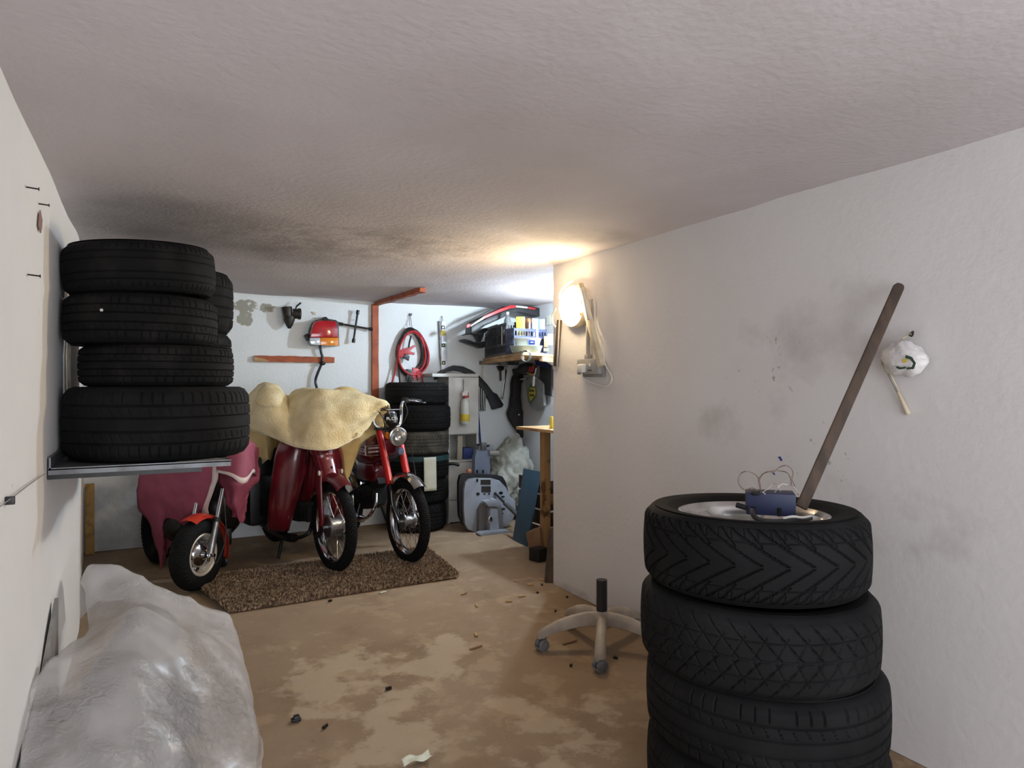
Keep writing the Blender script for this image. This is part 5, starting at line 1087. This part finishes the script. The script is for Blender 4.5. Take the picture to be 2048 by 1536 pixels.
# long black case
bg = thing('black_case', 'long limp black tool case hanging under the shelf', 'case', tuple(W(*c3(790, 1500), Y=YB - .08)))
mblkcloth = pm('black_cloth', (20, 19, 21), .75, col2=(40, 34, 33), ns=12, bump=.3, bs=40)
ob = [(735, 880), (790, 830), (830, 860), (800, 960), (795, 1100), (810, 1220), (845, 1290), (840, 1370), (870, 1430), (850, 1500), (810, 1510), (770, 1440), (740, 1400), (690, 1320), (675, 1260), (700, 1180), (715, 1050), (715, 950)]
part(MB().px([c3(*q_) for q_ in ob], .07, Y=YB - .03), 'body', mblkcloth, bg, True, bev=.012)
part(MB().ell(W(*c3(808, 1278), Y=YB - .105), (.012, .008, .012)), 'press_stud', CHR, bg, True)
part(MB().px([c3(885, 1430), c3(935, 1430), c3(940, 1470), c3(900, 1480)], .05, Y=YB - .03), 'end_flap', mblkcloth, bg, True, bev=.006)
XH = XA - .02
dr = thing('power_drill', 'black power tool with red vents hanging under the shelf', 'power tool', tuple(W(*c3(920, 860), X=XA - .1)))
part(MB().px([c3(845, 830), c3(900, 760), c3(960, 745), c3(1000, 780), c3(985, 850), c3(930, 870), c3(880, 845)], .09, X=XH), 'body', BLK, dr, True, bev=.01)
part(MB().px([c3(905, 830), c3(920, 790), c3(970, 775), c3(960, 835), c3(930, 850)], .01, X=XH - .091), 'red_vent', RED, dr, True, bev=.003)
part(MB().px([c3(900, 845), c3(940, 858), c3(980, 852), c3(978, 862), c3(930, 870), c3(898, 855)], .01, X=XH - .091), 'yellow_rim', YEL, dr, True)
part(MB().px([c3(790, 810), c3(850, 800), c3(880, 840), c3(840, 900), c3(850, 950), c3(810, 930)], .06, X=XH), 'handle', BLK, dr, True, bev=.008)
part(MB().cyl(W(*c3(825, 918), X=XH - .05), W(*c3(890, 905), X=XH - .05), .008, .014, n=10), 'chuck', CHR, dr, True)
scd = thing('screwdriver', 'screwdriver with white handle hanging in front of the power tool', 'screwdriver', tuple(W(*c3(955, 985), X=XA - .13)))
part(MB().cyl(W(*c3(985, 795), X=XA - .14), W(*c3(962, 890), X=XA - .14), .006, n=10), 'blade', CHR, scd, True); part(MB().cyl(W(*c3(962, 885), X=XA - .14), W(*c3(955, 985), X=XA - .14), .012, n=12), 'handle', WHT, scd, True)
wc = thing('wire_coil', 'coil of steel wire hanging from the shelf edge', 'wire coil', tuple(W(1052, 725, d=5.25)))
wcc = W(1052, 712, d=5.25); part(MB().tube([wcc + Vector((.0, .10, .035)), wcc + Vector((0, .03, .036)), wcc + Vector((0, -.005, .036)), wcc + Vector((0, -.012, .045))], .003, 6), 'hook', BLKM, wc, True); ri_, up_ = Vector((C, -S, 0)), Vector((0, 0, 1)); fw_ = Vector((S, C, 0))
for k in range(5): part(MB().tube([wcc + ri_ * (.032 + .002 * (k % 3)) * math.cos(a) + up_ * (.042 + .002 * (k % 2)) * math.sin(a) + fw_ * (-.012 + .004 * k) + ri_ * .003 * (k - 2) for a in np.linspace(0, 2 * PI, 14, endpoint=False)], .0022, 6, closed=True, sm=3), 'turn', STEEL, wc, True)
pb = thing('printed_bag', 'clear bag with a yellow and green pointed print under the shelf', 'bag', tuple(W(*c3(1000, 1220), X=XA - .03)))
part(MB().px([c3(895, 950), c3(930, 880), c3(1000, 880), c3(1080, 960), c3(1090, 1180), c3(1040, 1225), c3(980, 1220), c3(930, 1150)], .03, X=XH), 'bag', pm('clear_bag', (150, 154, 152), .3, 0, col2=(122, 126, 126), ns=9), pb, True, bev=.006)
part(MB().px([c3(905, 1020), c3(925, 960), c3(960, 950), c3(985, 1000), c3(985, 1080), c3(930, 1155), c3(902, 1090)], .004, X=XH - .031), 'print_border', GRN, pb, True)
part(MB().px([c3(915, 1040), c3(925, 1000), c3(975, 1000), c3(978, 1075), c3(930, 1140), c3(912, 1085)], .004, X=XH - .034), 'print_field', YEL, pb, True)
for k in range(2):
    for q_ in range(3): part(MB().px([c3(920 + 17 * q_, 1020 + 45 * k), c3(931 + 17 * q_, 1018 + 45 * k), c3(931 + 17 * q_, 1044 + 45 * k), c3(920 + 17 * q_, 1046 + 45 * k)], .003, X=XH - .037), 'print_mark', BLKM, pb, True)
solo(MB().px([c3(985, 690), c3(1080, 700), c3(1130, 750), c3(1120, 800), c3(1010, 770)], .03, X=XH), 'blue_bag', 'dark blue bag tucked under the corner shelf', 'bag', pm('navy_cloth', (34, 42, 96), .7), bev=.006)
solo(MB().px([c3(1030, 760), c3(1150, 765), c3(1150, 1090), c3(1035, 1060)], .012, X=XH), 'framed_picture', 'dark framed panel on the alcove wall behind the bags', 'panel', pm('panel_dark', (48, 50, 52), .5), bev=.002)
solo(MB().cyl(W(*c4(755, 90), Y=YB - .05), W(*c4(715, 330), Y=YB - .12), .011, n=10), 'metal_tube', 'grey metal tube leaning in the corner below the workbench edge', 'tube', STEEL)

# ---------------------------------------------------------------- workbench corner
ZW = .935
wb = thing('workbench', 'rough timber workbench at the wall corner', 'workbench', (2.8, 4.15, 0))
part(MB().prism([(2.475, 4.58, ZW - .022), (2.505, 3.70, ZW - .022), (3.22, 3.70, ZW - .022), (3.22, 4.58, ZW - .022)], (0, 0, .022)), 'top', WOOD, wb, True, bev=.002)
mleg = pm('bench_leg_wood', (170, 132, 84), .75, 0, col2=(96, 66, 40), ns=9, lo=.58, hi=.66)
for x_, y_ in ((2.59, 4.34), (3.16, 4.5), (3.16, 3.78)): part(MB().box((x_, y_, (ZW - .022) / 2), (.055, .062, ZW - .022)), 'leg', mleg, wb, True, bev=.003)
part(MB().box((2.87, 4.36, .40), (.51, .03, .07)), 'rail', WOODP, wb, True, bev=.003)
p = W(1103, 842, d=4.95); solo(MB().cyl((p.x, p.y, ZW + .001), (p.x, p.y, W(1103, 833, d=4.95).z), .016, .012, n=14), 'glue_bottle', 'small yellow bottle on the workbench at the wall corner', 'bottle', YEL, bev=.003)
mbb = pm('blue_board', (62, 92, 112), .6, 0, col2=(52, 80, 100), ns=4)
a0, b0 = W(1025, 1079, Z=.0), W(1052, 1093, Z=.0); a1, b1 = W(1047, 937, d=5.64), W(1080, 943, d=5.40)
nb_ = (b0 - a0).cross(a1 - a0).normalized() * .016
if nb_.x < 0: nb_ = -nb_
solo(MB().hexa([a0, b0, b1, a1], [a0 + nb_, b0 + nb_, b1 + nb_, a1 + nb_]), 'blue_board', 'steel blue board leaning beside the workbench leg', 'board', mbb, bev=.001)
ct = thing('filler_crate', 'added dark wooden crate under the workbench behind the blue board', 'crate', (2.98, 4.85, 0))  # unseen crate added to prop the board and darken the space behind it
for k in range(4): part(MB().box((2.97, 4.64, .06 + k * .125), (.40, .014, .11)), 'slat', DWOOD, ct, True, bev=.002); part(MB().box((2.79, 4.87, .06 + k * .125), (.014, .46, .11)), 'slat', DWOOD, ct, True, bev=.002)
part(MB().box((2.98, 4.87, .01), (.36, .44, .02)), 'base', DWOOD, ct, True)
cbq = [W(*c4(775, 1020), d=5.12), W(*c4(900, 980), d=5.0), W(*c4(905, 1150), d=4.95), W(*c4(805, 1185), d=5.1)]
solo(MB().prism(cbq, Vector((.12, .1, 0))), 'cardboard_box', 'torn brown cardboard piece on the floor by the bench leg', 'cardboard', CARD, bev=.004)
bbp = W(1080, 1124, Z=0); solo(MB().box((bbp.x + .02, bbp.y + .05, .045), (.10, .10, .09), RZ(.3)), 'black_box', 'small black box on the floor in front of the bench leg', 'box', BLK, bev=.005)
pl0, pl1 = W(1091, 1166, Z=0), W(1106, 1166, Z=0); t0_, t1_ = W(1100, 1062, d=4.55), W(1109, 1058, d=4.5)
solo(MB().hexa([pl0, pl1, t1_, t0_], [p + Vector((.008, .03, 0)) for p in (pl0, pl1, t1_, t0_)]), 'dark_plank', 'short dark plank leaning at the wall corner foot', 'plank', DWOOD, bev=.002)

# ---------------------------------------------------------------- grey machine base, sack
msil = pm('silver_paint', (168, 174, 184), .38, .35, col2=(146, 150, 158), ns=5)
mc = thing('exercise_machine_base', 'upturned silver machine base plate with pedestal by the back wall', 'machine base', tuple(W(975, 1066, Z=0)))
Ym = 5.32
back_o = [(150, 700), (150, 560), (165, 495), (200, 478), (500, 490), (548, 505), (575, 550), (600, 640), (600, 930), (500, 985), (260, 990), (190, 940), (155, 860)]
part(MB().px([c4(*q_) for q_ in back_o], .045, Y=Ym + .08), 'rubber_base', BLK, mc, True, bev=.01)
fr_o = [(196, 800), (198, 620), (212, 560), (245, 528), (300, 520), (450, 522), (520, 543), (580, 605), (620, 695), (660, 720), (668, 800), (645, 885), (590, 950), (510, 988), (400, 1000), (290, 1003), (235, 985), (207, 930)]
plt = part(MB().px([c4(*q_) for q_ in fr_o], .045, Y=Ym + .03), 'plate', msil, mc, True, bev=.012)
for (x_, y_, rx_, ry_) in ((335, 545, 9, 16), (342, 668, 16, 15), (402, 668, 8, 8), (443, 667, 8, 8), (550, 658, 18, 13), (567, 692, 16, 9), (572, 803, 16, 9), (558, 843, 14, 12)):
    part(MB().px([c4(x_ + rx_ * math.cos(a), y_ + ry_ * math.sin(a)) for a in np.linspace(0, 2 * PI, 12, endpoint=False)], .004, Y=Ym - .0145), 'hole', BLK, plt, True)
for x0, x1, y0, y1 in ((367, 455, 540, 582), (374, 456, 598, 652)): part(MB().px([c4(x0, y0), c4(x1, y0), c4(x1, y1), c4(x0, y1)], .005, Y=Ym - .0145), 'opening', pm('rusty_dark', (40, 32, 28), .8), plt, True)
part(MB().px([c4(330, 1000), c4(335, 800), c4(362, 745), c4(520, 745), c4(545, 830), c4(545, 985)], .05, Y=Ym - .016), 'gusset', pm('gusset_grey', (112, 110, 108), .5, .2), mc, True, bev=.004)
part(MB().px([c4(412, 1000), c4(415, 800), c4(425, 775), c4(478, 775), c4(485, 800), c4(500, 995)], .08, Y=Ym - .05), 'pedestal', msil, mc, True, bev=.008)
part(MB().px([c4(362, 725), c4(420, 712), c4(425, 700), c4(470, 705), c4(505, 735), c4(500, 770), c4(400, 770)], .09, Y=Ym - .05), 'pedestal_cap', msil, mc, True, bev=.006)
part(MB().px([c4(318, 1012), c4(350, 1000), c4(580, 980), c4(583, 1002), c4(500, 1022), c4(340, 1030), c4(322, 1028)], .09, Y=Ym - .10), 'foot', msil, mc, True, bev=.006)
part(MB().ell(W(*c4(455, 900), Y=Ym - .132), (.022, .008, .03)), 'knob', CHR, mc, True)
part(MB().cyl(W(*c4(492, 655), Y=Ym - .02), W(*c4(590, 755), Y=Ym - .08), .010, n=12), 'strut_rod', BLKM, mc, True); part(MB().cyl(W(*c4(580, 745), Y=Ym - .08), W(*c4(690, 850), Y=Ym - .13), .019, n=14), 'strut_body', STEEL, mc, True)
up_ = thing('machine_column', 'bluish grey upright column standing behind the silver base plate', 'column', tuple(W(*c4(360, 480), Y=5.5)))
part(MB().px([c4(285, 540), c4(290, 330), c4(305, 270), c4(320, 262), c4(440, 268), c4(425, 330), c4(428, 560)], .06, Y=5.56), 'upright', pm('blue_grey_paint', (132, 144, 166), .4, .2), up_, True, bev=.006)
part(MB().px([c4(315, 265), c4(325, 215), c4(452, 220), c4(450, 268)], .08, Y=5.57), 'head', msil, up_, True, bev=.005)
for x_, y_ in ((345, 222), (430, 232)): part(MB().px([c4(x_ - 15, y_ - 8), c4(x_ + 15, y_ - 8), c4(x_ + 12, y_ + 10), c4(x_ - 12, y_ + 10)], .01, Y=5.485), 'slot', BLK, up_, True)
part(MB().px([c4(362, 205), c4(410, 200), c4(408, 265), c4(365, 265)], .03, Y=5.488), 'clip', STEEL, up_, True, bev=.004)
part(MB().cyl(W(*c4(440, 298), Y=5.5), W(*c4(528, 302), Y=5.5), .026, n=16), 'cross_tube', GREYP, up_, True)
for x_ in (335, 388): part(MB().px([c4(x_ - 7, 450), c4(x_ + 7, 450), c4(x_ + 7, 480), c4(x_ - 7, 480)], .004, Y=5.498), 'slot', BLK, up_, True)
sk = W(*c4(600, 600), Y=5.72); msack = pm('canvas_sheet', (158, 158, 148), .9, 0, col2=(116, 114, 104), ns=7, lo=.4, hi=.7, bump=.4, bs=24)
mb = MB().ell((sk.x, sk.y - .02, .36), (.24, .21, .37), n=90, m=70)
for p in mb.v:
    dlt = p - Vector((sk.x, sk.y - .02, .36)); k = 1 + .17 * noise.noise(p * 6) + .26 * (abs(noise.noise(p * 9 + Vector((5, 0, 0)))) - .2) + .16 * (abs(noise.noise(p * 20)) - .2)
    if dlt.z > 0: k *= 1 - .25 * (dlt.z / .37) * max(0, -dlt.x / .24)
    p.x, p.y, p.z = sk.x + dlt.x * k, min(YB - .02, sk.y - .02 + dlt.y * k), max(.004, .36 + dlt.z * k)
solo(mb, 'canvas_bundle', 'bundled greyish dust sheet heaped in the corner of the back wall', 'dust sheet', msack, ang=1.0)
p = W(*c4(262, 462), Y=5.38); part(MB().ell(p, (.024, .024, .024)).cyl(p + Vector((0, .0, -.06)), p, .012, n=10), 'ball_knob', pm('knob_pink', (196, 130, 104), .4), mc, True)

# ---------------------------------------------------------------- bits lying on the floor
def chip(px_, L_, wd_, ang_, mat, lb, nm='wood_chip', ct_='wood chip', h=.006):
    p = W(*px_, Z=0); 
    mb = MB().hexa([Vector((-L_ / 2, -wd_ / 2, 0)), Vector((L_ / 2, -wd_ * .4, 0)), Vector((L_ / 2, wd_ * .5, 0)), Vector((-L_ / 2, wd_ * .35, 0))], [Vector((-L_ / 2, -wd_ / 2, h)), Vector((L_ / 2 * .9, -wd_ * .3, h * 1.3)), Vector((L_ / 2, wd_ * .4, h * .8)), Vector((-L_ / 2 * .9, wd_ * .3, h))])
    mb.xf(T(p.x, p.y, .0005) @ RZ(ang_)); return solo(mb, nm, lb, ct_, mat, {'wood chip': 'wood chips strewn on the concrete', 'grit': 'dark grit strewn on the concrete'}.get(ct_))
GCH = 'small pale wood chip lying on the concrete by the bench corner'
for q_, lb_ in zip(((928, 1188), (953, 1212), (1018, 1203), (1033, 1163), (1044, 1193), (1061, 1170), (1085, 1160)), ('leftmost', 'second from left', 'third from left', 'middle', 'third from right', 'second from right', 'rightmost')):
    chip(q_, random.uniform(.03, .05), .011, random.uniform(0, 3), WOOD, lb_ + ' of the pale wood chips strewn before the wall corner')
chip((952, 1270), .04, .018, 1.2, WOOD, 'pale wood chip alone in the middle of the concrete floor'); chip((952, 1296), .075, .008, .2, CARD, 'thin reddish splinter in the middle of the concrete floor')
chip((1140, 1285), .09, .012, .1, CARD, 'reddish splinter on the floor beside the left caster')
chip((766, 1185), .045, .016, .3, PAPER, 'pale scrap lying at the front edge of the rug', 'scrap', 'scrap')
GGR = 'dark grit speck on the concrete near the chair base'
for q_, lb_ in (((1111, 1223), 'dark grit speck left of the chair base on the concrete'), ((1134, 1195), 'dark grit speck at the foot of the right wall'), ((1075, 1186), 'dark grit speck among the wood chips, nearer the camera'), ((1142, 1332), 'dark grit speck left of the front caster'), ((1084, 1171), 'dark grit speck beside the dark plank foot'), ((1231, 1317), 'dark grit speck between front caster and tyre stack')):
    chip(q_, random.uniform(.012, .02), .012, random.uniform(0, 3), BLKM, lb_, 'grit', 'grit', .008)
bk = thing('black_plug', 'small black plastic plug lying on the near floor', 'plug', tuple(W(592, 1442, Z=0)))
p = W(592, 1442, Z=0); part(MB().cyl((p.x - .008, p.y, .012), (p.x + .012, p.y, .013), .011, n=12).box((p.x + .0, p.y, .006), (.034, .024, .01)), 'body', BLK, bk, True, bev=.002)
chip((650, 1455), .026, .012, .7, BLKM, 'tiny black clip lying right of the black plug', 'clip', 'clip', .008)
chip((777, 1379), .024, .016, .2, BLKM, 'dark pebble in the middle of the near floor', 'pebble', 'pebble', .01)
chip((660, 1203), .022, .014, .2, BLKM, 'dark pebble just in front of the rug', 'pebble', 'pebble', .01)
p = W(833, 1524, Z=0); rows = [[p + Vector((-.05 + .033 * i, -.02 + .02 * j, .006 + .012 * ((i + j) % 2) + .004 * random.random())) for i in range(4)] for j in range(3)]
mb, _ = grid_mesh(rows, 3); thicken(solo(mb, 'paper_scrap', 'crumpled white paper scrap at the bottom edge of the floor', 'paper', PAPER, ang=1.), .001)
